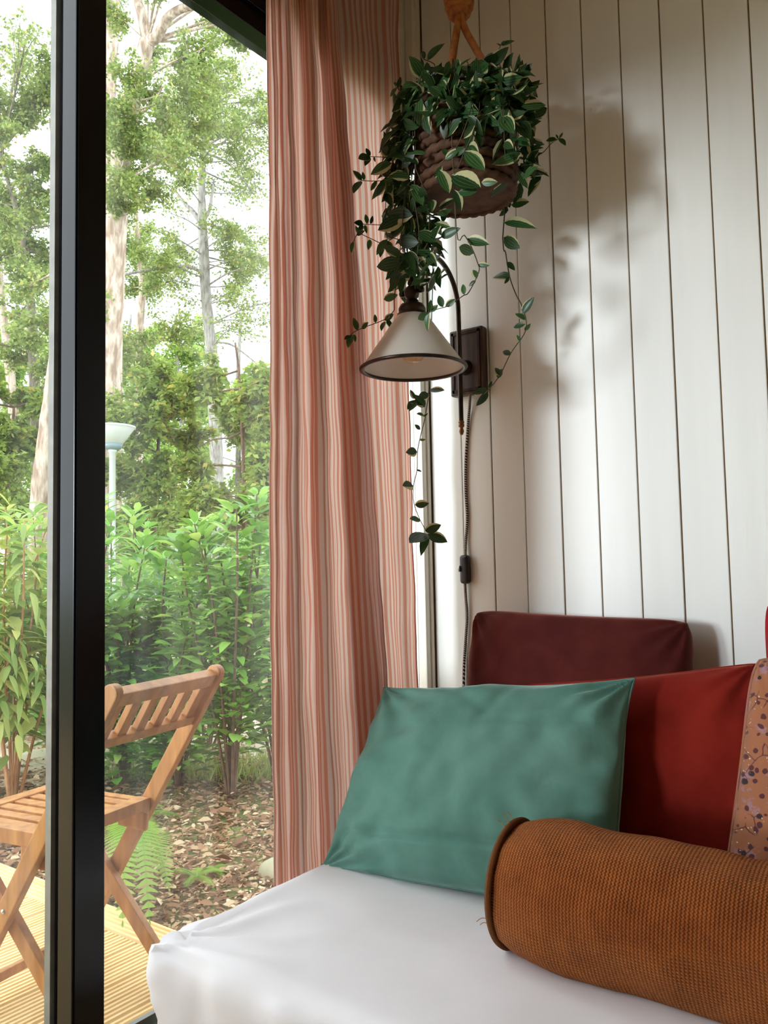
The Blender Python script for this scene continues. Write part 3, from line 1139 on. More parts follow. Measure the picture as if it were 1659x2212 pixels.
# ------------------------------------------------------------------ curtain
CT, CB = 2.65, 0.03
nodes = [(857, 903, .026), (838, 890, .036), (812, 872, .024), (778, 852, .032), (705, 785, .017), (664, 742, .018),
         (688, 780, .034), (731, 839, .054), (722, 826, .070), (708, 800, .072), (694, 765, .046), (682, 742, .058), (668, 722, .098),
         (653, 702, .086), (643, 683, .050), (632, 668, .066), (619, 655, .112), (606, 638, .096), (598, 622, .066), (588, 606, .088), (580, 592, .066)]
topn, botn = [], []
for (a, b, x) in nodes:
    p, q = onx(a, 0, x), onx(b, 1490, x)
    k = (q.y - p.y) / (q.z - p.z)
    xt, xb = 0.02 + (x - 0.02) * 1.25, 0.02 + (x - 0.02) * 0.92
    p, q = onx(a, 0, xt), onx(b, 1490, 0.4 * xt + 0.6 * xb)
    k = (q.y - p.y) / (q.z - p.z)
    topn.append(Vector((xt, p.y + k * (CT - p.z), 0)))
    botn.append(Vector((xb, p.y + k * (CB - p.z), 0)))
per = 14
tp, bt = smooth_path(topn, per), smooth_path(botn, per)
NC, NRW = len(tp), 110
arc = [0.0]
for i in range(1, NC):
    arc.append(arc[-1] + 0.5 * ((tp[i] - tp[i - 1]).length + (bt[i] - bt[i - 1]).length))
cv, cf, cu = [], [], []
for j in range(NRW + 1):
    s = j / NRW
    z = CT + (CB - CT) * s
    for i in range(NC):
        p = tp[i].lerp(bt[i], s)
        sx_ = max(0.0, min(1.0, (s - 0.25) / 0.55))
        p.x = tp[i].x + (bt[i].x - tp[i].x) * sx_ * sx_ * (3 - 2 * sx_)
        t = tp[min(i + 1, NC - 1)].lerp(bt[min(i + 1, NC - 1)], s) - tp[max(i - 1, 0)].lerp(bt[max(i - 1, 0)], s)
        nn = Vector((t.y, -t.x, 0)).normalized()
        a = arc[i]
        d = 0.0035 * noise.noise(Vector((a * 60, z * 1.3, 0))) + 0.006 * noise.noise(Vector((a * 22, z * 1.6, 5))) + 0.0035 * noise.noise(Vector((a * 8, z * 9, 2)))
        q = p + nn * d
        q.y += 0.004 * noise.noise(Vector((z * 5, 7, i * 0.02)))
        cv.append((q.x, q.y, z))
        cu.append((a, z))
for j in range(NRW):
    for i in range(NC - 1):
        cf.append((j * NC + i, (j + 1) * NC + i, (j + 1) * NC + i + 1, j * NC + i + 1))
cur = tag(empty('curtain', (0.08, -0.5, 0)), 'pink and cream striped crinkled cotton curtain drawn to the window corner', 'curtain')
kid(MB().add(cv, cf, cu).build('cloth', MAT['curtain'], None, True), cur)
# hems along both side edges
for ci, nm in ((0, 'side_hem'), (NC - 1, 'side_hem')):
    pts = [cv[j * NC + ci] for j in range(NRW + 1)]
    kid(MB().add(*[x for x in tubevf(pts, 0.0022, 5)][:2], [(arc[ci], p[2]) for p in pts for _ in range(5)]).build(nm, MAT['curtain'], None, True), cur)
kid(MB().add(*tubevf([(0.06, -4.6, 2.66), (0.06, -0.21, 2.66)], 0.011, 12)).build('curtain_rod', MAT['bronze'], None, True), cur)

# ------------------------------------------------------------------ wall lamp
LX = 0.146
wlp = tag(empty('wall_lamp', (LX, 0, 1.57)), 'bronze swan neck wall lamp with white glass cone shade and braided cord', 'lamp')


def lp(o): return kid(o, wlp)


bp = lp(box('backplate', LX - 0.052, LX + 0.056, -0.030, -0.001, 1.478, 1.668, MAT['plate'], None, 0.006, 3))
fr = MB()
for (x0, x1, z0, z1) in ((LX - 0.044, LX + 0.048, 1.486, 1.494), (LX - 0.044, LX + 0.048, 1.652, 1.660), (LX - 0.044, LX - 0.037, 1.486, 1.66), (LX + 0.041, LX + 0.048, 1.486, 1.66)):
    fr.add(*boxvf(x0, x1, -0.0335, -0.029, z0, z1))
sub = fr.build('plate_moulding', MAT['bronze'], bp)
DY = -0.062
EY = -0.38
_c = ony(893, 796, EY)
EX, ZR, ZT = _c.x, _c.z, ony(893, 680, EY).z
RS = 113.5 / F * (_c - CAM).dot(fw)
DZ = ZT - 1.634
arcp = [(LX, DY, 1.392), (LX, DY, 1.45), (LX, DY, 1.60), (LX, DY, 1.712)]
for k in range(1, 13):
    a = math.pi * k / 12
    q = (1 - math.cos(a)) / 2
    arcp.append((LX + (EX - LX) * q, DY + (EY - DY) * q, 1.712 + (1.700 + DZ - 1.712) * q + 0.118 * math.sin(a)))
arcp.append((EX, EY, 1.690 + DZ))
lp(MB().add(*tubevf(smooth_path(arcp, 3), 0.0068, 14)).build('arm', MAT['bronze'], None, True))
lp(MB().add(*lathevf([(0.0, -0.030), (0.004, -0.029), (0.0072, -0.020), (0.006, -0.013), (0.0045, -0.010), (0.0085, -0.006), (0.0085, 0.0), (0.007, 0.002), (0.0085, 0.004), (0.0085, 0.008), (0.0068, 0.010)], 20, (LX, DY, 1.388))).build('finial', MAT['brass'], None, True))
kn = lathevf([(0.0, -0.045), (0.012, -0.044), (0.015, -0.036), (0.014, -0.020), (0.017, -0.016), (0.017, -0.008), (0.022, -0.004), (0.022, 0.002)], 24)
lp(MB().add([(LX + p[0], -0.030 + p[2] * 0.9 + 0.002, 1.555 + p[1]) for p in kn[0]], kn[1]).build('wall_knuckle', MAT['bronze'], None, True))
AX = (EX, EY, 0)
hold = [(0.0075, 1.722), (0.0105, 1.716), (0.0105, 1.712), (0.008, 1.708), (0.016, 1.700), (0.0195, 1.690), (0.0165, 1.679), (0.012, 1.674), (0.0165, 1.670), (0.0165, 1.664), (0.029, 1.659), (0.0335, 1.650), (0.0335, 1.643), (0.030, 1.640), (0.0375, 1.636), (0.0385, 1.628), (0.034, 1.626)]
lp(MB().add(*lathevf([(r, z + DZ) for r, z in hold], 36, AX)).build('shade_holder', MAT['bronze'], None, True))
sc = lathevf([(0.0, -0.014), (0.007, -0.012), (0.008, 0.0), (0.005, 0.006)], 12)
for sx in (-1, 1):
    lp(MB().add([(EX + sx * (0.019 + 0.006 + p[2] * -0.7), EY + p[0], 1.692 + DZ + p[1]) for p in sc[0]], sc[1]).build('gallery_screw', MAT['bronze'], None, True))
shm = MB().add(*lathevf([(0.036, ZT), ((0.072 + RS) / 3, (ZT * 2 + ZR) / 3), ((0.036 + 2 * RS) / 3, (ZT + 2 * ZR) / 3), (RS, ZR)], 64, AX))
shm.f = [q for q in shm.f if len(q) == 4]
n0 = len(shm.v)
iv, if_ = lathevf([(RS - 0.0045, ZR + 0.0005), ((0.036 + 2 * RS) / 3 - 0.0045, (ZT + 2 * ZR) / 3 - 0.001), ((0.072 + RS) / 3 - 0.0045, (ZT * 2 + ZR) / 3 - 0.001), (0.0315, ZT - 0.002)], 64, AX)
shm.add(iv, [q for q in if_ if len(q) == 4])
shade = lp(shm.build('shade', MAT['opal'], None, True))
rim = [(RS - 0.002 + 0.0062 * math.cos(a), ZR + 0.0045 * math.sin(a)) for a in [2 * math.pi * k / 10 for k in range(10)]]
o = MB().add(*lathevf(rim, 64, AX, closed=True)).build('rim', MAT['bronze'], shade, True)
bl = [(0.0, 1.514), (0.012, 1.516), (0.022, 1.522), (0.0295, 1.533), (0.0315, 1.546), (0.028, 1.560), (0.019, 1.576), (0.014, 1.590), (0.0135, 1.606)]
bulb = lp(MB().add(*lathevf([(r, z + DZ) for r, z in bl], 32, AX)).build('bulb', MAT['bulb'], None, True))
fl = MB()
for k in range(6):
    a = 2 * math.pi * k / 6
    fl.add(*tubevf([(EX + 0.006 * math.cos(a), EY + 0.006 * math.sin(a), 1.580 + DZ), (EX + 0.014 * math.cos(a + 0.4), EY + 0.014 * math.sin(a + 0.4), 1.534 + DZ)], 0.0011, 5))
fl.build('filament', MAT['filament'], bulb)
lp(MB().add(*lathevf([(0.0, 1.600 + DZ), (0.0135, 1.600 + DZ), (0.0145, 1.626 + DZ), (0.0, 1.627 + DZ)], 20, AX)).build('bulb_socket', MAT['brass'], None, True))
cp = [ony(1016, 848, -0.020), ony(1014, 880, -0.010), ony(1010, 930, -0.006), ony(1006, 1000, -0.006), ony(1006, 1060, -0.006), ony(1009, 1120, -0.006), ony(1006, 1170, -0.008), ony(1005, 1205, -0.012)]
lp(MB().add(*tubevf(smooth_path(cp, 12), 0.0042, 10)).build('cord', MAT['cord'], None, True))
cp2 = [ony(1004, 1255, -0.012), ony(1006, 1290, -0.010), ony(1009, 1330, -0.008), ony(1006, 1380, -0.008), ony(1002, 1450, -0.008), ony(1001, 1600, -0.008), ony(1001, 1750, -0.012)]
lp(MB().add(*tubevf(smooth_path(cp2, 12), 0.0042, 10)).build('cord', MAT['cord'], None, True))
s0, s1 = ony(1004.5, 1199, -0.012), ony(1004.5, 1261, -0.012)
mz, hz_ = (s0.z + s1.z) / 2, (s0.z - s1.z) / 2
swm = rounded_box(s0.x - 0.0145, s0.x + 0.0145, -0.024, -0.001, mz - hz_, mz + hz_, 0.009, 0.004)
sw = lp(link('cord_switch', swm, MAT['cordblack']))
rk = lathevf([(0.0, -0.009), (0.006, -0.008), (0.008, 0.0), (0.006, 0.008), (0.0, 0.009)], 14)
MB().add([(s0.x - 0.012 + p[0] * 0.5, -0.026 + p[1] * 0.6, mz + 0.002 + p[2]) for p in rk[0]], rk[1]).build('rocker', MAT['alu'], sw, True)

# ------------------------------------------------------------------ hanging basket
BY = -0.30
BX = ony(1006, 320, BY).x
BZ0, BZ1 = ony(1008, 420, BY).z, ony(1006, 232, BY).z
hb = tag(empty('hanging_basket', (BX, BY, BZ0)), 'brown coiled rope basket hung on thick tan cotton cords', 'basket')


def hk(o): return kid(o, hb)


NCO = 10
for i in range(NCO):
    s = i / (NCO - 1)
    z = BZ0 + (BZ1 - BZ0) * s
    r = 0.096 + 0.021 * math.sin(min(1, 0.25 + s * 0.6) * math.pi)
    v, f = [], []
    n1, n2 = 120, 8
    for k in range(n1):
        a = 2 * math.pi * k / n1
        for q in range(n2):
            g = 2 * math.pi * q / n2
            tw = 1 + 0.16 * math.cos(2 * (g - a * 14))
            rr = 0.0118 * tw
            v.append((BX + (r + rr * math.cos(g)) * math.cos(a), BY + (r + rr * math.cos(g)) * math.sin(a), z + rr * math.sin(g)))
    for k in range(n1):
        for q in range(n2):
            k2, q2 = (k + 1) % n1, (q + 1) % n2
            f.append((k * n2 + q, k2 * n2 + q, k2 * n2 + q2, k * n2 + q2))
    hk(MB().add(v, f).build('rope_coil', MAT['basket'], None, True))
hk(MB().add(*lathevf([(0.0, 0.0), (0.103, 0.0), (0.103, 0.012), (0.0, 0.012)], 40, (BX, BY, BZ0 - 0.006))).build('basket_bottom', MAT['basket'], None))
hk(MB().add(*lathevf([(0.0, 0.03), (0.07, 0.022), (0.101, 0.0), (0.099, -0.03), (0.0, -0.03)], 40, (BX, BY, BZ1 - 0.025))).build('soil', MAT['soil'], None))
KZ = ony(990, 34, BY).z
KX = ony(992, 20, BY).x


def rope(pts, r=0.0088):
    pts = smooth_path(pts, 8)
    v, f = [], []
    seg = 10
    v, f, uv = tubevf(pts, r, seg)
    return MB().add(v, f)


cr_, cf_ = Vector((RT.x, RT.y, 0)).normalized(), Vector((-fw.x, -fw.y, 0)).normalized()
for (ang) in (118, 243, 48 + 0):
    d = (cr_ * math.cos(math.radians(ang)) + cf_ * math.sin(math.radians(ang))) * 0.107
    e = Vector((BX + d.x, BY + d.y, BZ1 + 0.004))
    hk(rope([(KX + d.x * 0.05, BY + d.y * 0.05, KZ), (KX + d.x * 0.22, BY + d.y * 0.22, KZ - (KZ - e.z) * 0.25), e, e + Vector((d.x * 0.03, d.y * 0.03, -0.035))]).build('hanging_cord', MAT['rope'], None, True))
# wrapped knot: five turns, then the doubled cord up to the ceiling hook
for i, (rr, zz, tilt) in enumerate(((0.020, 0.004, 0.1), (0.027, 0.020, -0.12), (0.029, 0.036, 0.1), (0.028, 0.052, -0.1), (0.022, 0.067, 0.1))):
    ring = [(KX + rr * math.cos(a), BY + rr * math.sin(a), KZ + zz + tilt * rr * math.cos(a + i)) for a in [2 * math.pi * k / 28 for k in range(29)]]
    hk(MB().add(*tubevf(ring, 0.0098, 10)).build('knot_turn', MAT['rope'], None, True))
hk(rope([(KX, BY, KZ - 0.004), (KX, BY, KZ + 0.07)], 0.017).build('knot_core', MAT['rope'], None, True))
for s in (-1, 1):
    hk(rope([(KX + s * 0.009, BY, KZ + 0.06), (KX + s * 0.009, BY, CZ - 0.06), (KX + s * 0.004, BY, CZ - 0.03)]).build('hanging_cord', MAT['rope'], None, True))
hk(MB().add(*tubevf([(KX, BY, CZ + 0.002), (KX, BY, CZ - 0.03), (KX + 0.012, BY, CZ - 0.04), (KX, BY, CZ - 0.05)], 0.003)).build('ceiling_hook', MAT['bronze'], None, True))


# ------------------------------------------------------------------ leaves
def leaf_mesh(name, L, Wd, rows=6, fold=0.25, curl=0.25, tip=0.75, petiole=0.0, tipx=1.0):
    """leaf along +Y, blade normal +Z, base at the origin"""
    v, f, uv = [], [], []
    for j in range(rows + 1):
        t = j / rows
        w = Wd / 2 * (math.sin(math.pi * t ** tip) ** 0.8 if 0 < t < 1 else 0.0) + (0.0004 if t in (0, 1) else 0)
        y = petiole + L * t
        z = -curl * L * t * t
        for i, u in enumerate((-1, -0.5, 0, 0.5, 1)):
            v.append((u * w, y, z + abs(u) * w * fold))
            uv.append((0.5 + 0.5 * u, t))
    for j in range(rows):
        for i in range(4):
            a = j * 5 + i
            f.append((a, a + 1, a + 6, a + 5))
    return MB().add(v, f, uv).mesh(name, True)


def leaf_matrix(pos, direction, up, scale):
    y = Vector(direction).normalized()
    x = y.cross(Vector(up))
    if x.length < 1e-4: x = y.orthogonal()
    x.normalize()
    z = x.cross(y)
    s = scale
    return Matrix(((x.x * s, y.x * s, z.x * s, pos[0]), (x.y * s, y.y * s, z.y * s, pos[1]), (x.z * s, y.z * s, z.z * s, pos[2]), (0, 0, 0, 1)))


def leaf_obj(name, me, parent, pos, direction, up, scale):
    o = bpy.data.objects.new(name, me)
    COL.objects.link(o)
    o.parent = parent
    o.matrix_parent_inverse = parent.matrix_world.inverted()
    o.matrix_world = leaf_matrix(pos, direction, up, scale)
    return o


def leaf_cloud(name, template_v, template_f, P, D, U, Sc, mat, parent=None, uv=False):
    """one mesh of many leaves (numpy); adds a per-leaf random attribute"""
    P, D, U, Sc = np.asarray(P, float), np.asarray(D, float), np.asarray(U, float), np.asarray(Sc, float)
    D = D / (np.linalg.norm(D, axis=1)[:, None] + 1e-9)
    X = np.cross(D, U)
    X = X / (np.linalg.norm(X, axis=1)[:, None] + 1e-9)
    Z = np.cross(X, D)
    T = np.asarray(template_v, float)
    k = len(T)
    V = P[:, None, :] + Sc[:, None, None] * (T[None, :, 0, None] * X[:, None, :] + T[None, :, 1, None] * D[:, None, :] + T[None, :, 2, None] * Z[:, None, :])
    n = len(P)
    TF = np.asarray(template_f, int)
    nf, fs = TF.shape
    FA = (TF[None] + (np.arange(n) * k)[:, None, None]).reshape(-1, fs)
    me = bpy.data.meshes.new(name)
    me.vertices.add(n * k)
    me.vertices.foreach_set('co', V.astype(np.float32).ravel())
    me.loops.add(FA.size)
    me.loops.foreach_set('vertex_index', FA.astype(np.int32).ravel())
    me.polygons.add(len(FA))
    me.polygons.foreach_set('loop_start', (np.arange(len(FA)) * fs).astype(np.int32))
    me.update(calc_edges=True)
    at = me.attributes.new('rnd', 'FLOAT', 'POINT')
    at.data.foreach_set('value', np.repeat(NR.rand(n), k).astype(np.float32))
    if uv:
        l = me.uv_layers.new(name='UVMap')
        tu = np.stack([T[:, 0] / (2 * abs(T[:, 0]).max()) + 0.5, T[:, 1]], 1)
        l.data.foreach_set('uv', tu[FA.ravel() % k].astype(np.float32).ravel())
    return link(name, me, mat, parent)


# small far leaf: a folded diamond;  mid leaf: six points
T_FAR = ([(0, 0, 0), (0.30, 0.45, 0.06), (0, 1, -0.05), (-0.30, 0.45, 0.06)], [(0, 1, 2, 3)])
T_MID = ([(0, 0, 0), (0.20, 0.28, 0.05), (0.20, 0.65, 0.02), (0, 1, -0.12), (-0.20, 0.65, 0.02), (-0.20, 0.28, 0.05), (0, 0.3, 0), (0, 0.66, -0.03)],
         [(0, 1, 6, 6), (1, 2, 7, 6), (2, 3, 7, 7), (3, 4, 7, 7), (4, 5, 6, 7), (5, 0, 6, 6)])
T_MIDQ = ([(0, 0, 0), (0.20, 0.30, 0.05), (0.21, 0.62, 0.03), (0, 1, -0.14), (-0.21, 0.62, 0.03), (-0.20, 0.30, 0.05), (0, 0.45, -0.02)],
          [(0, 1, 2, 6), (6, 2, 3, 4), (0, 6, 4, 5)])


def leaf_part(name, me, parent, ploc, pos, direction, up, scale):
    """a leaf object; ploc = the parent's location when the parent is an empty, None when the parent's world matrix is the identity"""
    o = bpy.data.objects.new(name, me)
    COL.objects.link(o)
    o.parent = parent
    if ploc is not None:
        o.matrix_parent_inverse = Matrix.Translation(-Vector(ploc))
    o.matrix_basis = leaf_matrix(pos, direction, up, scale)
    return o


# ------------------------------------------------------------------ trailing plant in the basket
VL = [leaf_mesh('vine_leaf', 1, 0.46, 6, 0.22, 0.15, 0.85), leaf_mesh('vine_leaf', 1, 0.40, 6, 0.30, 0.35, 0.8), leaf_mesh('vine_leaf', 1, 0.52, 6, 0.15, 0.05, 0.9)]
for m_ in VL: m_.materials.append(MAT['vineleaf'])
tpn = tag(empty('trailing_plant', (BX, BY, BZ1 - 0.03)), 'trailing houseplant with dark green cream edged leaves spilling from the basket', 'plant')
NLEAF = [0]


LAMP_PTS = [Vector(p) for p in smooth_path(arcp, 3)] + [Vector((EX, EY, z + DZ)) for z in (1.63, 1.65, 1.67, 1.69, 1.71, 1.73)]
LAMP_R = [0.008] * (len(LAMP_PTS) - 6) + [0.042, 0.038, 0.03, 0.03, 0.016, 0.014]


def off_things(p, gap):
    """how far a plant point has to move to stand clear of the basket wall and of the lamp"""
    mv = Vector((0, 0, 0))
    d = Vector((p.x - BX, p.y - BY, 0))
    if BZ0 - 0.02 < p.z < BZ1 + 0.012:
        need = 0.131 + gap - d.length
        if need > 0: mv += (d.normalized() if d.length > 1e-4 else Vector((0, -1, 0))) * need
    q = p + mv
    for c, r in zip(LAMP_PTS, LAMP_R):
        e = q - c
        if e.length < r + gap:
            h = Vector((e.x - 0.004, e.y - 0.01, 0))
            h = h.normalized() if h.length > 1e-4 else Vector((0, -1, 0))
            mv += h * (r + gap - e.length + 0.002)
            q = p + mv
    return mv


def rooted(P):
    """a stem starts in the soil and crosses the rim before it hangs"""
    P = [Vector(p) for p in P]
    while len(P) > 2 and Vector((P[0].x - BX, P[0].y - BY, 0)).length < 0.128: P.pop(0)
    d = Vector((P[0].x - BX, P[0].y - BY, 0)).normalized()
    c = Vector((BX, BY, 0))
    head = [c + d * 0.060 + Vector((0, 0, BZ1 - 0.022)), c + d * 0.095 + Vector((0, 0, BZ1 + 0.022)), c + d * 0.128 + Vector((0, 0, BZ1 + 0.026))]
    return head + P


def clear(px, py, d, lim=0.10):
    """keep a plant point on the room side of the curtain"""
    while px < 960 and ony(px, py, -d).x < lim: d += 0.01
    return d


def stem_px(pts, r=0.0016):
    """pts: (px, py, distance from the planked wall)"""
    P = rooted([ony(a, b, -clear(a, b, d)) for a, b, d in pts])
    P = smooth_path(P, 4)
    P = P[:9] + [p + off_things(p, 0.013) for p in P[9:]]
    n = len(P)
    return P, kid(MB().add(*tubevf(P, [r * (1 - 0.45 * i / n) for i in range(n)], 5)[:2]).build('stem', MAT['vine'], None, True), tpn)


def vleaf(st_, bx, by, tx, ty, d, tilt=0.0, wide=None):
    d = clear(bx, by, d)
    A, B = ony(bx, by, -d), ony(tx, ty, -clear(tx, ty, d + tilt))
    mv = max((off_things(A.lerp(B, t), 0.018) for t in (0, 0.25, 0.5, 0.75, 1)), key=lambda m: m.length)
    A, B = A + mv, B + mv
    D = B - A
    up = (CAM - A).normalized() + Vector((rnd.uniform(-.5, .5), rnd.uniform(-.3, .3), rnd.uniform(0.0, .7)))
    leaf_part('leaf', rnd.choice(VL) if wide is None else VL[wide], st_, None, A, D, up, D.length)
    NLEAF[0] += 1


def strand(pts, leaves, r=0.0016):
    P, s = stem_px(pts, r)
    dm = sum(p[2] for p in pts) / len(pts)
    for lf in leaves:
        bx, by, tx, ty = lf[:4]
        # distance of the nearest stem point
        q = min(pts, key=lambda p: abs(p[0] - bx) + abs(p[1] - by))
        vleaf(s, bx, by, tx, ty, q[2], rnd.uniform(-0.008, 0.012), lf[4] if len(lf) > 4 else None)
    return s


strand([(1092, 330, 0.250), (1096, 380, 0.220), (1093, 410, 0.200), (1087, 451, 0.180), (1086, 514, 0.170), (1092, 545, 0.170), (1101, 598, 0.165), (1115, 637, 0.165), (1127, 660, 0.160), (1137, 696, 0.160), (1132, 722, 0.160), (1104, 762, 0.155), (1084, 803, 0.150), (1071, 823, 0.145), (1055, 842, 0.140)],
       [(1090, 438, 1129, 430, 2), (1088, 480, 1152, 477, 1), (1088, 512, 1122, 536, 2), (1095, 566, 1112, 582, 0), (1103, 602, 1058, 585, 1), (1128, 678, 1151, 641, 0), (1137, 692, 1113, 674, 0), (1135, 700, 1107, 706, 0), (1133, 714, 1146, 700, 0), (1123, 738, 1116, 722, 0), (1104, 766, 1084, 757, 0), (1080, 812, 1068, 792, 0), (1075, 818, 1084, 796, 2), (1055, 842, 1018, 850, 0), (1053, 844, 1032, 882, 1), (1056, 840, 1062, 822, 0), (1086, 446, 1056, 430, 0), (1086, 446, 1064, 458, 0), (1086, 442, 1076, 418, 0), (1100, 600, 1090, 612, 0)], 0.0020)
strand([(965, 420, 0.415), (975, 470, 0.420), (985, 490, 0.425), (1003, 508, 0.425), (1018, 533, 0.445), (1032, 569, 0.465), (1034, 588, 0.475), (1013, 631, 0.485), (1000, 639, 0.495), (970, 660, 0.510), (944, 668, 0.520), (925, 676, 0.525)],
       [(1008, 516, 1054, 524, 0), (1024, 548, 986, 532, 0), (1032, 571, 1056, 573, 0), (1030, 602, 1021, 582, 2), (1028, 606, 1012, 618, 0), (1003, 637, 999, 612, 0), (962, 662, 984, 646, 2), (957, 664, 946, 636, 0), (927, 676, 900, 692, 0), (926, 677, 917, 713, 1), (928, 675, 931, 648, 0), (930, 674, 946, 658, 2)])
strand([(905, 330, .20), (925, 440, .16), (935, 560, .13), (932, 700, .12), (928, 819, .12), (925, 858, .12), (918, 904, .12), (909, 940, .12), (902, 975, .12), (901, 1015, .12), (893, 1050, .12), (894, 1086, .12), (907, 1122, .12), (923, 1151, .12)],
       [(928, 842, 960, 842, 2), (926, 850, 905, 860, 0), (917, 880, 898, 855, 0), (914, 876, 890, 866, 0), (898, 866, 881, 880, 0), (896, 862, 886, 843, 0), (900, 870, 884, 884, 0), (916, 898, 902, 892, 0), (914, 900, 924, 892, 0), (908, 928, 896, 917, 2), (906, 950, 919, 949, 0), (901, 976, 878, 977, 2), (900, 1015, 911, 1018, 0), (893, 1050, 871, 1048, 2), (896, 1090, 926, 1087, 2), (908, 1123, 886, 1120, 2), (918, 1147, 952, 1134, 2), (923, 1153, 885, 1170, 2), (924, 1153, 966, 1170, 2), (923, 1154, 909, 1191, 1)], 0.0017)
strand([(862, 560, 0.44), (852, 640, 0.44), (850, 676, 0.43), (827, 692, 0.265), (785, 708, 0.275), (759, 722, 0.275), (754, 741, 0.275)],
       [(830, 692, 850, 678, 2), (832, 694, 822, 712, 0), (811, 698, 810, 678, 0), (781, 710, 795, 696, 2), (772, 714, 764, 686, 0), (760, 722, 751, 749, 0), (765, 722, 768, 738, 0), (758, 726, 745, 731, 0), (836, 690, 846, 708, 0)])
strand([(895, 470, 0.375), (860, 480, 0.385), (840, 486, 0.395), (784, 484, 0.405)], [(793, 484, 790, 462, 2), (800, 484, 806, 466, 0), (785, 484, 768, 480, 0), (784, 485, 774, 503, 0), (788, 485, 793, 504, 0), (845, 486, 836, 460, 2)])
strand([(890, 500, 0.375), (850, 514, 0.385), (828, 526, 0.395), (800, 515, 0.405), (774, 505, 0.405), (763, 524, 0.405)], [(800, 517, 796, 538, 0), (775, 505, 768, 488, 0), (764, 522, 759, 545, 0), (770, 508, 786, 498, 0), (828, 526, 820, 555, 0), (838, 520, 846, 545, 0), (846, 516, 830, 500, 0)])
strand([(900, 330, 0.375), (850, 350, 0.385), (840, 370, 0.395), (834, 388, 0.395), (808, 391, 0.405), (780, 390, 0.405)], [(782, 390, 764, 368, 0), (786, 390, 784, 370, 0), (780, 391, 762, 412, 0), (830, 386, 820, 418, 2), (836, 384, 822, 366, 0), (815, 391, 800, 412, 2), (832, 400, 812, 424, 0)])
strand([(900, 300, 0.375), (870, 320, 0.385), (846, 338, 0.395), (799, 338, 0.405)], [(800, 338, 775, 342, 2), (800, 337, 790, 320, 2), (799, 340, 788, 355, 0), (808, 338, 810, 350, 0), (848, 338, 822, 318, 2), (850, 340, 826, 352, 2), (862, 325, 848, 302, 0)])
strand([(930, 235, 0.315), (905, 228, 0.325), (887, 216, 0.335), (872, 202, 0.345), (856, 188, 0.345)], [(858, 190, 868, 164, 1), (858, 190, 842, 209, 0), (872, 202, 852, 245, 2), (890, 218, 870, 262, 0), (885, 215, 908, 205, 0), (855, 187, 850, 175, 0)])
strand([(985, 210, 0.335), (965, 175, 0.335), (940, 147, 0.345), (915, 128, 0.345)], [(923, 130, 951, 90, 1), (917, 128, 912, 108, 0), (914, 130, 898, 168, 1), (922, 134, 926, 166, 2), (948, 152, 978, 145, 2), (940, 148, 930, 175, 1), (960, 168, 938, 182, 1)])
strand([(1040, 215, 0.315), (1060, 163, 0.325), (1075, 119, 0.335), (1082, 97, 0.335)], [(1074, 118, 1040, 130, 0), (1080, 100, 1074, 90, 0), (1082, 97, 1092, 88, 0), (1083, 98, 1107, 84, 1), (1066, 145, 1092, 160, 2), (1070, 130, 1052, 150, 0)])
strand([(1080, 220, 0.275), (1098, 180, 0.275), (1105, 150, 0.265), (1104, 140, 0.265)], [(1105, 148, 1141, 143, 1), (1104, 142, 1087, 127, 0), (1106, 165, 1156, 189, 1), (1102, 175, 1130, 218, 0), (1098, 180, 1070, 190, 2)])
strand([(1085, 230, 0.275), (1115, 250, 0.245), (1138, 291, 0.215), (1150, 326, 0.195), (1169, 332, 0.185), (1191, 310, 0.175), (1210, 298, 0.175)], [(1208, 299, 1222, 311, 0), (1208, 298, 1216, 286, 0), (1203, 301, 1176, 303, 1), (1206, 300, 1200, 290, 0), (1140, 300, 1128, 270, 2), (1130, 272, 1112, 300, 2), (1145, 345, 1120, 366, 2), (1126, 262, 1142, 296, 2), (1112, 250, 1130, 238, 0)])
strand([(1012, 190, 0.405), (1018, 215, 0.445), (1010, 260, 0.460), (985, 320, 0.460), (955, 350, 0.460), (948, 366, 0.460)], [(950, 366, 971, 416, 2), (955, 358, 938, 388, 1), (962, 345, 990, 318, 1), (968, 340, 958, 318, 0), (985, 318, 1002, 330, 2), (1012, 250, 1040, 285, 1)])
strand([(1030, 195, 0.405), (1036, 230, 0.445), (1020, 290, 0.460), (1004, 325, 0.460), (985, 372, 0.460), (975, 380, 0.460)], [(1004, 326, 1047, 367, 2), (976, 378, 1037, 402, 2), (990, 415, 1031, 412, 2), (1040, 394, 1073, 393, 0), (982, 410, 998, 452, 0), (1005, 320, 975, 335, 0), (1025, 270, 1000, 300, 0)])
strand([(940, 220, 0.395), (915, 260, 0.415), (900, 330, 0.425), (895, 420, 0.425), (905, 500, 0.425), (900, 560, 0.415)], [(882, 338, 912, 356, 2), (892, 466, 833, 464, 2), (905, 524, 856, 520, 2), (868, 566, 812, 576, 2), (903, 500, 942, 522, 2), (952, 512, 991, 492, 0), (900, 420, 880, 460, 1), (896, 400, 920, 440, 0), (878, 545, 905, 570, 2), (840, 650, 870, 640, 2), (898, 600, 872, 570, 0)], 0.002)
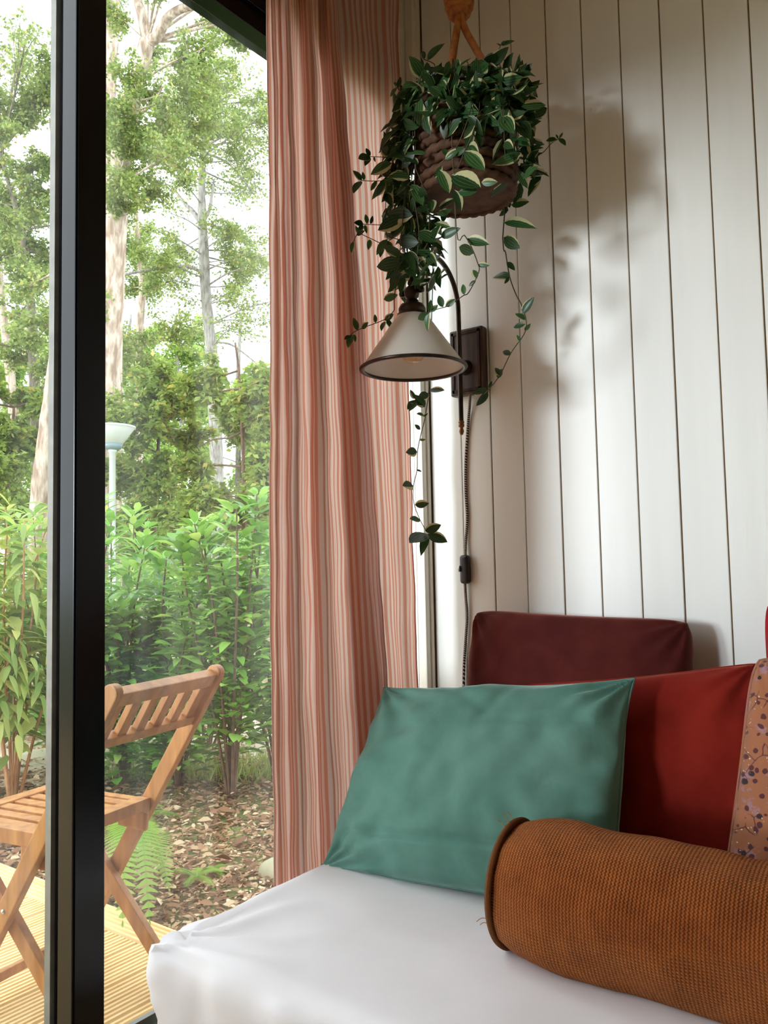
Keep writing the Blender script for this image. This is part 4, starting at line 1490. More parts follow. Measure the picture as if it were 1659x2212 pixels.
# the dense mass: stems arching over the rim and hanging, most of them on the window side
mass = []
for k in range(15):
    ex = rnd.uniform(838, 962)
    mass.append((rnd.uniform(925, 985), rnd.uniform(195, 225), ex, rnd.uniform(440, 640 if ex > 860 else 560), rnd.uniform(.26, .44)))
for k in range(9):
    mass.append((rnd.uniform(1000, 1085), rnd.uniform(185, 215), rnd.uniform(985, 1130), rnd.uniform(255, 345), rnd.uniform(.40, .46)))
for k in range(6):
    mass.append((rnd.uniform(1060, 1095), rnd.uniform(190, 220), rnd.uniform(1095, 1140), rnd.uniform(300, 400), rnd.uniform(.20, .36)))
for k in range(5):
    mass.append((rnd.uniform(930, 960), rnd.uniform(200, 225), rnd.uniform(850, 910), rnd.uniform(270, 360), rnd.uniform(.25, .42)))
for (sx, sy, ex, ey, d) in mass:
    mx_, my_ = sx + (ex - sx) * 0.75, sy + (ey - sy) * 0.22
    ds = 0.30 + (d - 0.30) * 0.4
    pts = [(sx, sy + 18, ds), (sx + (ex - sx) * 0.3, sy - 4, ds + (d - ds) * 0.4), (mx_, my_, d), (ex + rnd.uniform(-8, 8), (my_ + ey) / 2, d), (ex, ey, d)]
    P, s = stem_px(pts)
    n = len(P)
    nlv = max(3, int((ey - sy) / 46))
    for q in range(nlv):
        i = min(n - 2, int((0.22 + 0.78 * (q + 0.5) / nlv) * n))
        T = (P[i + 1] - P[i]).normalized()
        side = T.cross(Vector((0, -1, 0.1))).normalized() * (1 if q % 2 else -1)
        D = side * rnd.uniform(.5, 1) + T * rnd.uniform(0.1, 0.9) + Vector((0, -rnd.uniform(0, .8), -0.2))
        up = (CAM - P[i]).normalized() * 0.9 + Vector((rnd.uniform(-.6, .6), rnd.uniform(-.4, .4), rnd.uniform(0.1, 1.0)))
        ln = rnd.uniform(0.042, 0.072)
        Dn = D.normalized() * ln
        mv = max((off_things(P[i] + Dn * t, 0.022) for t in (0.2, 0.5, 0.8, 1)), key=lambda m: m.length)
        leaf_part('leaf', rnd.choice(VL), s, None, P[i] + mv, D, up, ln)
        NLEAF[0] += 1
print('vine leaves', NLEAF[0])
XP, XD, XU, XS = [], [], [], []
for (x0, x1, y0, y1, d0, d1, cnt) in ((850, 930, 235, 330, .25, .42, 80), (842, 945, 330, 480, .25, .42, 150), (862, 950, 480, 620, .25, .42, 100), (945, 1090, 165, 225, .24, .42, 110), (1055, 1130, 190, 300, .22, .41, 90), (1085, 1130, 300, 395, .20, .36, 40), (945, 1100, 190, 265, .39, .44, 110), (930, 1120, 150, 205, .22, .40, 70)):
    for q in range(cnt):
        a, b, d = rnd.uniform(x0, x1), rnd.uniform(y0, y1), rnd.uniform(d0, d1)
        p = ony(a, b, -clear(a, b, d, 0.11))
        dv = Vector((rnd.gauss(0, .8), rnd.gauss(-.3, .6), rnd.gauss(-.5, .6)))
        for t in (0, 0.025, 0.05): p = p + off_things(p + dv.normalized() * t, 0.018)
        XP.append(tuple(p))
        XD.append(tuple(dv))
        XU.append((rnd.gauss(0.2, .6), rnd.gauss(-.6, .5), rnd.gauss(.4, .5)))
        XS.append(rnd.uniform(0.035, 0.065))
o = leaf_cloud('inner_foliage', *T_MIDQ, XP, XD, XU, XS, MAT['vineleaf'], None, True)
o['kind'] = 'stuff'
kid(o, tpn)

rnd.seed(5)
# ------------------------------------------------------------------ outside: ground, path, deck
GZ = -0.10


def terrain(name, x0, x1, y0, y1, z, mat, step, amp, fr=1.5):
    nx, ny = int((x1 - x0) / step), int((y1 - y0) / step)
    v = [(x0 + (x1 - x0) * i / nx, y0 + (y1 - y0) * j / ny, z + amp * noise.noise(Vector((i * step * fr, j * step * fr, 0.3)))) for j in range(ny + 1) for i in range(nx + 1)]
    f = [(j * (nx + 1) + i, j * (nx + 1) + i + 1, (j + 1) * (nx + 1) + i + 1, (j + 1) * (nx + 1) + i) for j in range(ny) for i in range(nx)]
    return st(MB().add(v, f).build(name, mat, None, True))


terrain('ground', -40, -0.16, -16, 40, GZ - 0.03, MAT['ground'], 0.8, 0.02)
# pale sandy path winding behind the shrubs
pv, pf = [], []
PC = [onz(-260, 1640, GZ), onz(0, 1640, GZ), onz(300, 1600, GZ), onz(520, 1585, GZ), onz(760, 1580, GZ)]
PC = smooth_path([Vector((p.x, p.y, 0)) for p in PC], 8)
for i, p in enumerate(PC):
    t = (PC[min(i + 1, len(PC) - 1)] - PC[max(0, i - 1)]).normalized()
    nrm = Vector((-t.y, t.x, 0))
    for w in (-0.75, -0.35, 0, 0.35, 0.75):
        ww = w * (1 + 0.15 * math.sin(i * 1.3))
        pv.append((p.x + nrm.x * ww, p.y + nrm.y * ww, GZ + 0.006 - 0.02 * abs(w)))
for i in range(len(PC) - 1):
    for k in range(4):
        pf.append((i * 5 + k, i * 5 + k + 1, (i + 1) * 5 + k + 1, (i + 1) * 5 + k))
st(MB().add(pv, pf).build('garden_path', MAT['path'], None, True))

deck = st(empty('deck', (-1.5, -2, 0)))


def dk(o):
    o.parent = deck
    return o


def ribbed_board(length, width, ribs, thick=0.026, gr=0.007):
    """board along +Y, ribs on the top face at z = 0"""
    prof = []
    pw = width / ribs
    for i in range(ribs):
        a = -width / 2 + i * pw
        prof += [(a + pw * 0.10, -gr), (a + pw * 0.26, 0), (a + pw * 0.74, 0), (a + pw * 0.90, -gr)]
    prof = [(-width / 2, -thick)] + prof + [(width / 2, -thick)]
    n = len(prof)
    v = [(p[0], 0, p[1]) for p in prof] + [(p[0], length, p[1]) for p in prof]
    f = [(i, i + n, i + 1 + n, i + 1) for i in range(n - 1)]
    f += [(n - 1, 2 * n - 1, n, 0), tuple(range(n)), tuple(range(2 * n - 1, n - 1, -1))]
    return MB().add(v, f).mesh('board')


bmesh_ = ribbed_board(4.6, 0.130, 8)
bmesh_.materials.append(MAT['deck'])
x = -0.2525
i = 0
while x > -3.3:
    o = link('board', bmesh_, None, deck)
    o.location = (x + 1.5, -0.595 - 4.6 + 2, 0 - rnd.uniform(0, 0.002))
    x -= 0.135
    i += 1
bm2 = ribbed_board(3.2, 0.105, 6)
bm2.materials.append(MAT['deck'])
o = link('border_board', bm2, None, deck)
o.rotation_euler = (0, 0, math.radians(90))
o.location = (-0.17 + 1.5, -0.538 + 2, 0)
v, f = boxvf(-3.3 + 1.5, -0.19 + 1.5, -0.515 + 2, -0.495 + 2, -0.12, -0.027)
link('fascia', MB().add(v, f).mesh('fascia'), MAT['deck'], deck)
for jx in (-0.5, -1.4, -2.3, -3.1):
    v, f = boxvf(jx + 1.5 - 0.03, jx + 1.5 + 0.03, -5.1 + 2, -0.52 + 2, -0.13, -0.027)
    link('joist', MB().add(v, f).mesh('joist'), MAT['deck'], deck)

# ------------------------------------------------------------------ folding chair
ch = tag(empty('folding_chair', (-0.39, -0.85, 0), 0.175), 'varnished wooden folding chair with slatted back on the deck', 'chair')
# local axes: u = facing direction (local -X), v = local +Y
HC, WC, KP, KR, UR, ZS = 0.765, 0.334, 0.638, 0.96, 0.29, 0.42


def U(u, v, z): return Vector((-u, v, z))


def post(v, z): return U(-KP * (z - ZS), v, z)


def rear(v, z): return U(UR + KR * (z - ZS), v, z)


SV = (0, 1, 0)
for s in (-1, 1):
    p = bar('back_post', post(s * WC / 2, 0.009), post(s * WC / 2, HC), 0.040, 0.021, SV, MAT['teak'], ch, 0.003, True)
    l_ = bar('leg', rear(s * (WC / 2 - 0.024), 0.0095), rear(s * (WC / 2 - 0.024), ZS - 0.03), 0.036, 0.019, SV, MAT['teak'], ch, 0.002)
    # pivot bolts
    zc = (UR - KR * ZS - KP * ZS) / -(KR + KP)
    b_ = lathevf([(0.0, -0.003), (0.005, -0.002), (0.0055, 0.002), (0.0, 0.002)], 14)
    c_ = post(s * (WC / 2 + 0.0105), 0.265)
    MB().add([(c_.x + q[0], c_.y + s * 0.001 + q[2] * -s, c_.z + q[1]) for q in b_[0]], b_[1]).build('bolt', MAT['bolt'], ch, True)
pd = (post(0, HC) - post(0, 0)).normalized()
pn = pd.cross(Vector(SV)).normalized()
iw = WC / 2 - 0.0105
top_c = post(0, HC - 0.028)
bar('top_rail', top_c + Vector((0, -iw - 0.002, 0)), top_c + Vector((0, iw + 0.002, 0)), 0.034, 0.026, pn, MAT['teak'], ch, 0.003)
low_c = post(0, 0.638)
bar('lower_rail', low_c + Vector((0, -iw - 0.002, 0)), low_c + Vector((0, iw + 0.002, 0)), 0.024, 0.026, pn, MAT['teak'], ch, 0.002)
for k in range(6):
    vv_ = -iw + 0.018 + (2 * iw - 0.036) * k / 5
    bar('back_slat', low_c + Vector((0, vv_, 0)) + pd * 0.006, top_c + Vector((0, vv_, 0)) - pd * 0.012, 0.016, 0.027, SV, MAT['teak'], ch, 0.0015)
# seat: frame and slats running front to back
sw_ = WC / 2 - 0.012
u0_, u1_ = -0.012, 0.335
bar('seat_rail', U(u0_ + 0.018, -sw_, ZS), U(u0_ + 0.018, sw_, ZS), 0.028, 0.038, (1, 0, 0), MAT['teak'], ch, 0.002)
bar('seat_rail', U(u1_ - 0.02, -sw_, ZS), U(u1_ - 0.02, sw_, ZS), 0.028, 0.042, (1, 0, 0), MAT['teak'], ch, 0.004)
for s in (-1, 1):
    bar('seat_side', U(u0_, s * (sw_ - 0.012), ZS - 0.004), U(u1_, s * (sw_ - 0.012), ZS - 0.004), 0.034, 0.022, SV, MAT['teak'], ch, 0.002)
    bar('seat_bracket', U(u0_ + 0.0, s * (sw_ - 0.010), ZS - 0.042), U(u0_ + 0.09, s * (sw_ - 0.010), ZS - 0.036), 0.048, 0.016, SV, MAT['teak'], ch, 0.006)
for k in range(6):
    vv_ = -sw_ + 0.043 + (2 * sw_ - 0.086) * k / 5
    bar('seat_slat', U(u0_ + 0.034, vv_, ZS + 0.004), U(u1_ - 0.036, vv_, ZS + 0.004), 0.012, 0.030, SV, MAT['teak'], ch, 0.0015)
bar('stretcher', rear(-(WC / 2 - 0.024), 0.10), rear((WC / 2 - 0.024), 0.10), 0.022, 0.016, (1, 0, 0), MAT['teak'], ch, 0.002) if False else None
fz = 0.10
bar('stretcher', post(-WC / 2, 0.06), post(WC / 2, 0.06), 0.022, 0.016, (1, 0, 0), MAT['teak'], ch, 0.002)

# ------------------------------------------------------------------ leaf litter, grass, ferns
n = 15000
xs = NR.uniform(-4.2, -0.22, n)
ys = -0.45 + 3.2 * NR.rand(n) ** 1.3
keep = ~((xs > -3.4) & (ys < -0.47))
xs, ys = xs[keep], ys[keep]
n = len(xs)
P = np.stack([xs, ys, GZ - 0.015 + 0.02 * NR.rand(n)], 1)
a = NR.uniform(0, 2 * math.pi, n)
D = np.stack([np.cos(a), np.sin(a), NR.uniform(-0.25, 0.45, n)], 1)
Uu = np.stack([NR.normal(0, .55, n), NR.normal(0, .55, n), np.ones(n)], 1)
tag(leaf_cloud('leaf_litter', *T_MIDQ, P, D, Uu, NR.choice([0.024, 0.036, 0.05, 0.07], n, p=[.45, .3, .18, .07]), MAT['litter']), 'brown dry leaf litter covering the ground beside the deck', 'leaf litter', kind='stuff')
# bark chips and twigs mixed in
n = 20000
xs = NR.uniform(-3.4, -0.22, n)
ys = NR.uniform(-0.46, 1.6, n)
P = np.stack([xs, ys, GZ - 0.015 + 0.014 * NR.rand(n)], 1)
a = NR.uniform(0, 2 * math.pi, n)
D = np.stack([np.cos(a), np.sin(a), NR.uniform(-0.2, 0.3, n)], 1)
Uu = np.stack([NR.normal(0, .4, n), NR.normal(0, .4, n), np.ones(n)], 1)
T_CHIP = ([(-0.16, 0, 0), (0.16, 0, 0.02), (0.12, 1, 0.0), (-0.12, 1, 0.03)], [(0, 1, 2, 3)])
tag(leaf_cloud('bark_mulch', *T_CHIP, P, D, Uu, NR.uniform(0.012, 0.045, n), MAT['litter']), 'fine chips of bark and twigs mixed into the ground', 'mulch', kind='stuff')
# grass beyond the shrubs
n = 9000
gp = []
for k in range(n):
    px_, py_ = rnd.uniform(-260, 800), rnd.uniform(1480, 1690)
    p = onz(px_, py_, GZ)
    gp.append((p.x, p.y, GZ - 0.02))
P = np.array(gp)
# keep the path free
pc = np.array([(p.x, p.y) for p in PC])
dmin = np.sqrt(((P[:, None, :2] - pc[None]) ** 2).sum(2)).min(1)
P = P[(dmin > 0.7) & (P[:, 1] > -0.3) & (P[:, 0] < -1.2)]
n = len(P)
D = np.stack([NR.normal(0, .35, n), NR.normal(0, .35, n), np.ones(n)], 1)
Uu = np.stack([NR.normal(0, 1, n), NR.normal(0, 1, n), np.zeros(n)], 1)
T_BLADE = ([(-0.035, 0, 0), (0.035, 0, 0), (0.02, 0.6, 0.05), (-0.0, 1, 0.18)], [(0, 1, 2, 3)])
tag(leaf_cloud('grass', *T_BLADE, P, D, Uu, NR.uniform(0.05, 0.13, n), MAT['grass']), 'short patchy grass between the shrubs and the trees', 'grass', kind='stuff')


def frond(parent, ploc, base, direction, length, droop, width, side_up=Vector((0, 0, 1))):
    """one fern frond as a mesh: rachis with many pinnae"""
    m = MB()
    D = Vector(direction).normalized()
    pts = []
    N = 40
    for k in range(N + 1):
        t = k / N
        pts.append(Vector(base) + D * length * t + Vector((0, 0, 1)) * (-droop * length * t * t))
    m.add(*tubevf(pts, [0.0022 * (1 - 0.8 * k / N) for k in range(N + 1)], 5)[:2])
    for k in range(3, N + 1):
        t = k / N
        T = (pts[k] - pts[k - 1]).normalized()
        sx = T.cross(side_up).normalized()
        w = width * math.sin(math.pi * min(1, (0.12 + 0.88 * t)) ** 0.9) ** 0.75 + 0.004
        for s in (-1, 1):
            d = (sx * s + T * 0.35 - side_up * 0.12).normalized()
            nrm = d.cross(T).normalized() * s
            hw = length / N * 0.36
            L_ = w * rnd.uniform(0.85, 1.05)
            prev = None
            for q in range(5):
                r = q / 4
                c = pts[k] + d * L_ * r - side_up * 0.12 * L_ * r * r
                e = hw * (1 - r) ** 0.7
                a_, b_ = c - T * e, c + T * e
                if prev:
                    m.add([prev[0], prev[1], b_, a_], [(0, 1, 2, 3)])
                prev = (a_, b_)
    o = m.build('frond', MAT['fern'], parent, True)
    o.matrix_parent_inverse = Matrix.Translation(-Vector(ploc))
    return o


def fern(label, base, nf, length, spread0=0, spread1=2 * math.pi, droop=0.7):
    e = tag(empty('fern', base), label, 'fern')
    for k in range(nf):
        a = spread0 + (spread1 - spread0) * (k + rnd.uniform(-.2, .2)) / nf
        frond(e, base, base, (math.cos(a), math.sin(a), rnd.uniform(0.55, 0.95)), length * rnd.uniform(0.8, 1.15), droop * rnd.uniform(0.8, 1.3), length * 0.17)
    return e


fb = onz(285, 1840, GZ) + Vector((0, 0, 0))
fern_a = tag(empty('fern', fb), 'bright green fern arching over the end of the deck', 'fern')
tipt = [((328, 1968), 0.20), ((262, 1970), 0.21), ((375, 1900), 0.16), ((240, 1880), 0.26)]
for (tp_, hz) in tipt:
    tip = onz(*tp_, GZ + hz)
    d = tip - Vector(fb)
    Lh = Vector((d.x, d.y, 0)).length
    dr = 0.55
    L_ = Lh / 0.82
    frond(fern_a, fb, fb, (d.x, d.y, Lh * 0.68 + d.z), L_, dr, 0.085)
fern('green fern with spread fronds under the shrubs behind the chair', onz(285, 1772, GZ), 7, 0.30)
fern('green fern in the shadow left of the folding chair seat', onz(150, 1778, GZ), 6, 0.27)
fern('small fern growing through the leaf litter', onz(425, 1895, GZ), 5, 0.13)
fern('tiny fern beside the small one in the leaf litter', onz(462, 1880, GZ), 4, 0.10)

kb = rounded_box(-0.08, 0.08, -0.06, 0.06, -0.08, 0.045, 0.045, 0.02, lambda p, n_: p + n_ * 0.012 * noise.noise(p * 9))
o = link('stone', kb, MAT['kerb'])
o.location = onz(603, 1885, GZ)
tag(o, 'pale rounded stone lying by the window in the leaf litter', 'stone')
so = sprig_n = None

# ------------------------------------------------------------------ shrubs
LAUREL = [leaf_mesh('laurel_leaf', 1, 0.42, 5, 0.20, 0.22, 0.9), leaf_mesh('laurel_leaf', 1, 0.38, 5, 0.30, 0.40, 0.9)]
BUDL = [leaf_mesh('bush_leaf', 1, 0.26, 5, 0.25, 0.30, 0.75), leaf_mesh('bush_leaf', 1, 0.22, 5, 0.35, 0.65, 0.75)]
for m_ in LAUREL: m_.materials.append(MAT['leaf_laurel'])
for m_ in BUDL: m_.materials.append(MAT['leaf_bud'])


def shrub(label, base, height, spread, nst, nlv, llen, meshes, lmat, smat, droop=0.0, lean=Vector((0, 0, 0)), nobj=110, lower=0.2, name='laurel_shrub', group=None, flowers=0):
    e = tag(empty(name, base), label, 'shrub', group)
    base = Vector(base)
    leaves = []
    tips = []
    for k in range(nst):
        a = 2 * math.pi * (k + rnd.uniform(-.3, .3)) / nst
        h = height * rnd.uniform(0.62, 1.0)
        if k == 0: h = height
        out = Vector((math.cos(a), math.sin(a), 0)) * spread * rnd.uniform(0.25, 1.0)
        pts = [base + out * 0.06 + Vector((0, 0, -0.03)), base + out * 0.35 + Vector((0, 0, h * 0.35)), base + out * 0.75 + lean * 0.5 + Vector((0, 0, h * 0.72)), base + out + lean + Vector((rnd.uniform(-.05, .05), rnd.uniform(-.05, .05), h))]
        P = smooth_path(pts, 6)
        n_ = len(P)
        o = MB().add(*tubevf(P, [0.007 * (1 - 0.75 * i / n_) + 0.0015 for i in range(n_)], 6)[:2]).build('stem', smat, None, True)
        kid(o, e)
        tips.append(P[-1])
        for q in range(nlv):
            t = lower + (1 - lower) * (q + rnd.random()) / nlv
            i = min(n_ - 2, int(t * (n_ - 1)))
            p = P[i].lerp(P[i + 1], rnd.random())
            T = (P[i + 1] - P[i]).normalized()
            ga = q * 2.4 + rnd.uniform(-.4, .4)
            X = T.orthogonal().normalized()
            Y = T.cross(X)
            R_ = X * math.cos(ga) + Y * math.sin(ga)
            # side twiglets push the leaf away from the stem
            off = R_ * rnd.uniform(0.0, 0.30) * (1.08 - t)
            up_ = 0.9 if t > 0.85 else 0.45
            D = R_ + T * up_ * rnd.uniform(0.5, 1.3) + Vector((0, 0, -droop))
            leaves.append((p + off, D, T + R_ * 0.3 + Vector((rnd.uniform(-.3, .3), rnd.uniform(-.3, .3), 0.4)), llen * rnd.uniform(0.65, 1.15)))
    leaves.sort(key=lambda L_: (L_[0] - CAM).length)
    for (p, D, u_, s) in leaves[:nobj]:
        leaf_part('leaf', rnd.choice(meshes), e, base, p, D, u_, s)
    rest = leaves[nobj:]
    if rest:
        o = leaf_cloud('foliage', *T_MIDQ, [tuple(L_[0]) for L_ in rest], [tuple(L_[1]) for L_ in rest], [tuple(L_[2]) for L_ in rest], [L_[3] for L_ in rest], lmat)
        o['kind'] = 'stuff'
        kid(o, e)
    for k in range(flowers):
        c = tips[k % len(tips)] + Vector((0, 0, 0.02))
        nfl = 60
        pp = [(c.x + rnd.uniform(-1, 1) * 0.018, c.y + rnd.uniform(-1, 1) * 0.018, c.z + 0.11 * q / nfl) for q in range(nfl)]
        dd = [(rnd.uniform(-1, 1), rnd.uniform(-1, 1), rnd.uniform(-.2, .8)) for q in range(nfl)]
        uu_ = [(0, 0, 1)] * nfl
        o = leaf_cloud('flower_spike', *T_FAR, pp, dd, uu_, [0.012] * nfl, MAT['flower'])
        kid(o, e)
    return e


def GB(px, py): return onz(px, py, GZ)


shrub('tall cherry laurel shrub with bright glossy leaves close to the curtain', GB(500, 1712), 1.46, 0.30, 9, 117, 0.113, LAUREL, MAT['leaf_laurel'], MAT['twig'], lower=0.22, nobj=150)
shrub('cherry laurel shrub partly hidden behind the striped curtain', GB(606, 1684), 1.42, 0.34, 8, 111, 0.108, LAUREL, MAT['leaf_laurel'], MAT['twig'], lower=0.18)
shrub('bushy cherry laurel directly behind the folding chair back', GB(384, 1690), 1.18, 0.36, 9, 117, 0.113, LAUREL, MAT['leaf_laurel'], MAT['twig'], lower=0.12, nobj=150)
shrub('low dense cherry laurel between the lamp post and the chair', GB(268, 1690), 1.22, 0.36, 9, 121, 0.113, LAUREL, MAT['leaf_laurel'], MAT['twig'], lower=0.10, nobj=130)
shrub('cherry laurel filling the gap behind the chair shrubs', GB(446, 1612), 1.25, 0.55, 9, 117, 0.108, LAUREL, MAT['leaf_laurel'], MAT['twig'], lower=0.25, nobj=60)
shrub('cherry laurel growing at the foot of the leaning pine', GB(140, 1636), 1.52, 0.38, 8, 111, 0.113, LAUREL, MAT['leaf_laurel'], MAT['twig'], lower=0.1, nobj=90)
shrub('butterfly bush with long drooping leaves on orange stems', GB(28, 1735), 1.35, 0.32, 9, 68, 0.135, BUDL, MAT['leaf_bud'], MAT['redtwig'], droop=0.8, lower=0.30, name='butterfly_bush', nobj=150)
shrub('butterfly bush with purple flower spikes beside the path', GB(-78, 1700), 1.52, 0.50, 9, 71, 0.135, BUDL, MAT['leaf_bud'], MAT['redtwig'], droop=0.6, lower=0.28, name='butterfly_bush', nobj=80, flowers=5)
shrub('loose yellowish bush behind the butterfly bushes', GB(-6, 1582), 1.55, 0.65, 10, 74, 0.119, BUDL, MAT['leaf_bud'], MAT['redtwig'], droop=0.4, lower=0.1, name='garden_bush', nobj=50)
shrub('broad green bush standing behind the black window post', GB(226, 1582), 1.50, 0.6, 9, 111, 0.108, LAUREL, MAT['leaf_laurel'], MAT['twig'], lower=0.1, name='garden_bush', nobj=40)


# laurel screen added out of view to keep the low sun off the bed
hA, hB = Vector((-3.6, -4.2, GZ)), Vector((-0.1, -5.6, GZ))
hg = tag(empty('sun_blocker_hedge', (hA + hB) / 2), 'unseen laurel screen added left of the deck to block the low sun', 'sun_blocker_hedge')
n = 16000
tt = NR.rand(n)
hd_ = (hB - hA).normalized()
hn_ = Vector((-hd_.y, hd_.x, 0))
off = NR.uniform(-0.28, 0.28, n)
P = np.stack([hA.x + (hB.x - hA.x) * tt + hn_.x * off, hA.y + (hB.y - hA.y) * tt + hn_.y * off, GZ + 1.03 * NR.rand(n)], 1)
o = leaf_cloud('foliage', *T_MIDQ, P, NR.normal(0, 1, (n, 3)), NR.normal(0, 1, (n, 3)), NR.uniform(0.07, 0.11, n), MAT['leaf_laurel'])
o['kind'] = 'stuff'
kid(o, hg)
for k in range(9):
    p = hA.lerp(hB, (k + 0.5) / 9)
    kid(MB().add(*tubevf([p - Vector((0, 0, 0.05)), p + Vector((0.03, 0.02, 0.6)), p + Vector((0.0, 0.05, 0.9))], [0.02, 0.014, 0.006], 6)[:2]).build('stem', MAT['twig'], None, True), hg)

# ------------------------------------------------------------------ trees
rnd.seed(24)
def tree(label, path, depth, widths, blobs, leafmat, barkmat, lsize=0.055, group=None, limbs=(), name='tree', per_blob=1050, spread=1.0):
    """path: trunk pixels from the ground up, all at the tree's own distance; blobs: (px, py, radius px, density)"""
    P = []
    g = path[0]
    # the foot of the trunk stands on the ground at that distance
    q = atd(g[0], g[1], depth)
    gy = g[1] + (q.z - GZ) * F / depth
    P.append(atd(g[0], gy + 4, depth))
    for (a, b) in path: P.append(atd(a, b, depth))
    R_ = [widths[0] * depth / F / 2 * 1.12] + [w * depth / F / 2 for w in widths]
    Ps = smooth_path(P, 6)
    Rs = []
    for i in range(len(P) - 1):
        for k in range(6): Rs.append(R_[i] + (R_[i + 1] - R_[i]) * k / 6)
    Rs.append(R_[-1])
    root = Vector((P[0].x, P[0].y, GZ))
    e = tag(empty(name, root), label, 'tree', group)
    Rw = [r * (1 + 0.10 * noise.noise(Vector((i * 0.7, depth, 1)))) for i, r in enumerate(Rs)]
    kid(MB().add(*tubevf(Ps, Rw, 14)[:2]).build('trunk', barkmat, None, True), e)
    for (pts, w0, w1) in limbs:
        L_ = smooth_path([atd(a, b, depth + dz) for (a, b, dz) in pts], 6)
        n_ = len(L_)
        kid(MB().add(*tubevf(L_, [(w0 + (w1 - w0) * i / n_) * depth / F / 2 for i in range(n_)], 8)[:2]).build('branch', barkmat, None, True), e)
    AP, AD, AU, AS = [], [], [], []
    tw = MB()
    for (bx, by, br, dens) in blobs:
        dz = rnd.uniform(-0.9, 0.9) * spread
        c = atd(bx, by, depth + dz)
        rw = br * depth / F
        # branch from the trunk to the middle of the leaf mass
        near = min(Ps, key=lambda p: (p - c).length + max(0, p.z - c.z) * 1.5)
        mid = near.lerp(c, 0.5) + Vector((rnd.uniform(-.1, .1), rnd.uniform(-.1, .1), rnd.uniform(-.05, .2))) * rw
        B_ = smooth_path([near, mid, c], 5)
        th_ = min(0.028, 0.006 + (c - near).length * 0.010)
        tw.add(*tubevf(B_, [th_ * (1 - 0.7 * i / len(B_)) for i in range(len(B_))], 5)[:2])
        ntw = max(5, int(9 * dens))
        for k in range(ntw):
            d = Vector((rnd.gauss(0, 1), rnd.gauss(0, 1), rnd.gauss(0, 0.75))).normalized()
            s0_ = B_[rnd.randrange(len(B_) // 2, len(B_))]
            e0 = c + d * rw * rnd.uniform(0.55, 1.1)
            m0 = s0_.lerp(e0, 0.5) + Vector((0, 0, 0.10 * rw))
            Q = smooth_path([s0_, m0, e0], 3)
            tw.add(*tubevf(Q, [0.006, 0.005, 0.0045, 0.004, 0.0035, 0.003, 0.002][:len(Q)] if len(Q) <= 7 else 0.003, 4)[:2])
            nl_ = int(per_blob * dens / ntw)
            for q_ in range(nl_):
                t = rnd.random() ** 0.6
                i = min(len(Q) - 2, int(t * (len(Q) - 1)))
                p = Q[i].lerp(Q[i + 1], rnd.random())
                sg = rw * 0.15
                AP.append((p.x + rnd.gauss(0, sg), p.y + rnd.gauss(0, sg), p.z + rnd.gauss(0, sg * 0.7)))
                AD.append((rnd.gauss(0, 1), rnd.gauss(0, 1), rnd.gauss(-0.15, .6)))
                AU.append((rnd.gauss(0, .7), rnd.gauss(0, .7), 1))
                AS.append(lsize * rnd.uniform(0.6, 1.25))
    kid(tw.build('twigs', barkmat, None, True), e)['kind'] = 'stuff'
    o = leaf_cloud('foliage', *T_FAR, AP, AD, AU, AS, leafmat)
    o['kind'] = 'stuff'
    kid(o, e)
    return e


def spray(x0, x1, y0, y1, n_, r, dens):
    return [(rnd.uniform(x0, x1), rnd.uniform(y0, y1), r * rnd.uniform(0.75, 1.25), dens * rnd.uniform(0.7, 1.2)) for _ in range(n_)]


GRP = None
tree('large pine with pale scaly trunk forking into two limbs', [(232, 1290), (236, 1000), (238, 740), (246, 560), (258, 380), (276, 260), (300, 160), (318, 90)], 9.0, [62, 56, 52, 50, 46, 40, 35, 33],
     spray(235, 330, 90, 330, 9, 55, 1.0) + spray(330, 470, 120, 320, 9, 55, 0.9) + spray(235, 300, 330, 480, 5, 50, 0.9) + spray(420, 600, -40, 150, 8, 55, 0.75) + spray(230, 420, -140, 40, 6, 60, 0.7) + [(300, 400, 55, 1.0), (350, 430, 45, .8)],
     MAT['leaf_oak'], MAT['bark_pine'], 0.048,
     limbs=[([(318, 90, 0), (306, 30, 0), (285, -40, .2), (262, -160, .4)], 26, 12), ([(318, 92, 0), (340, 78, -.1), (362, 40, -.2), (395, 18, -.3), (440, 12, -.4), (500, 18, -.5), (560, 45, -.6)], 26, 8), ([(252, 270, 0), (300, 245, -.3), (330, 225, -.5), (352, 185, -.7)], 5, 3)], name='pine_tree')
tree('pinkish pine trunk rising close behind the black post', [(205, 1290), (215, 900), (228, 500), (236, 200), (246, 0), (250, -160)], 11.5, [36, 34, 32, 30, 27, 22],
     spray(140, 330, -160, 60, 6, 60, 0.7), MAT['leaf_pine'], MAT['bark_pine'], 0.055, name='pine_tree')
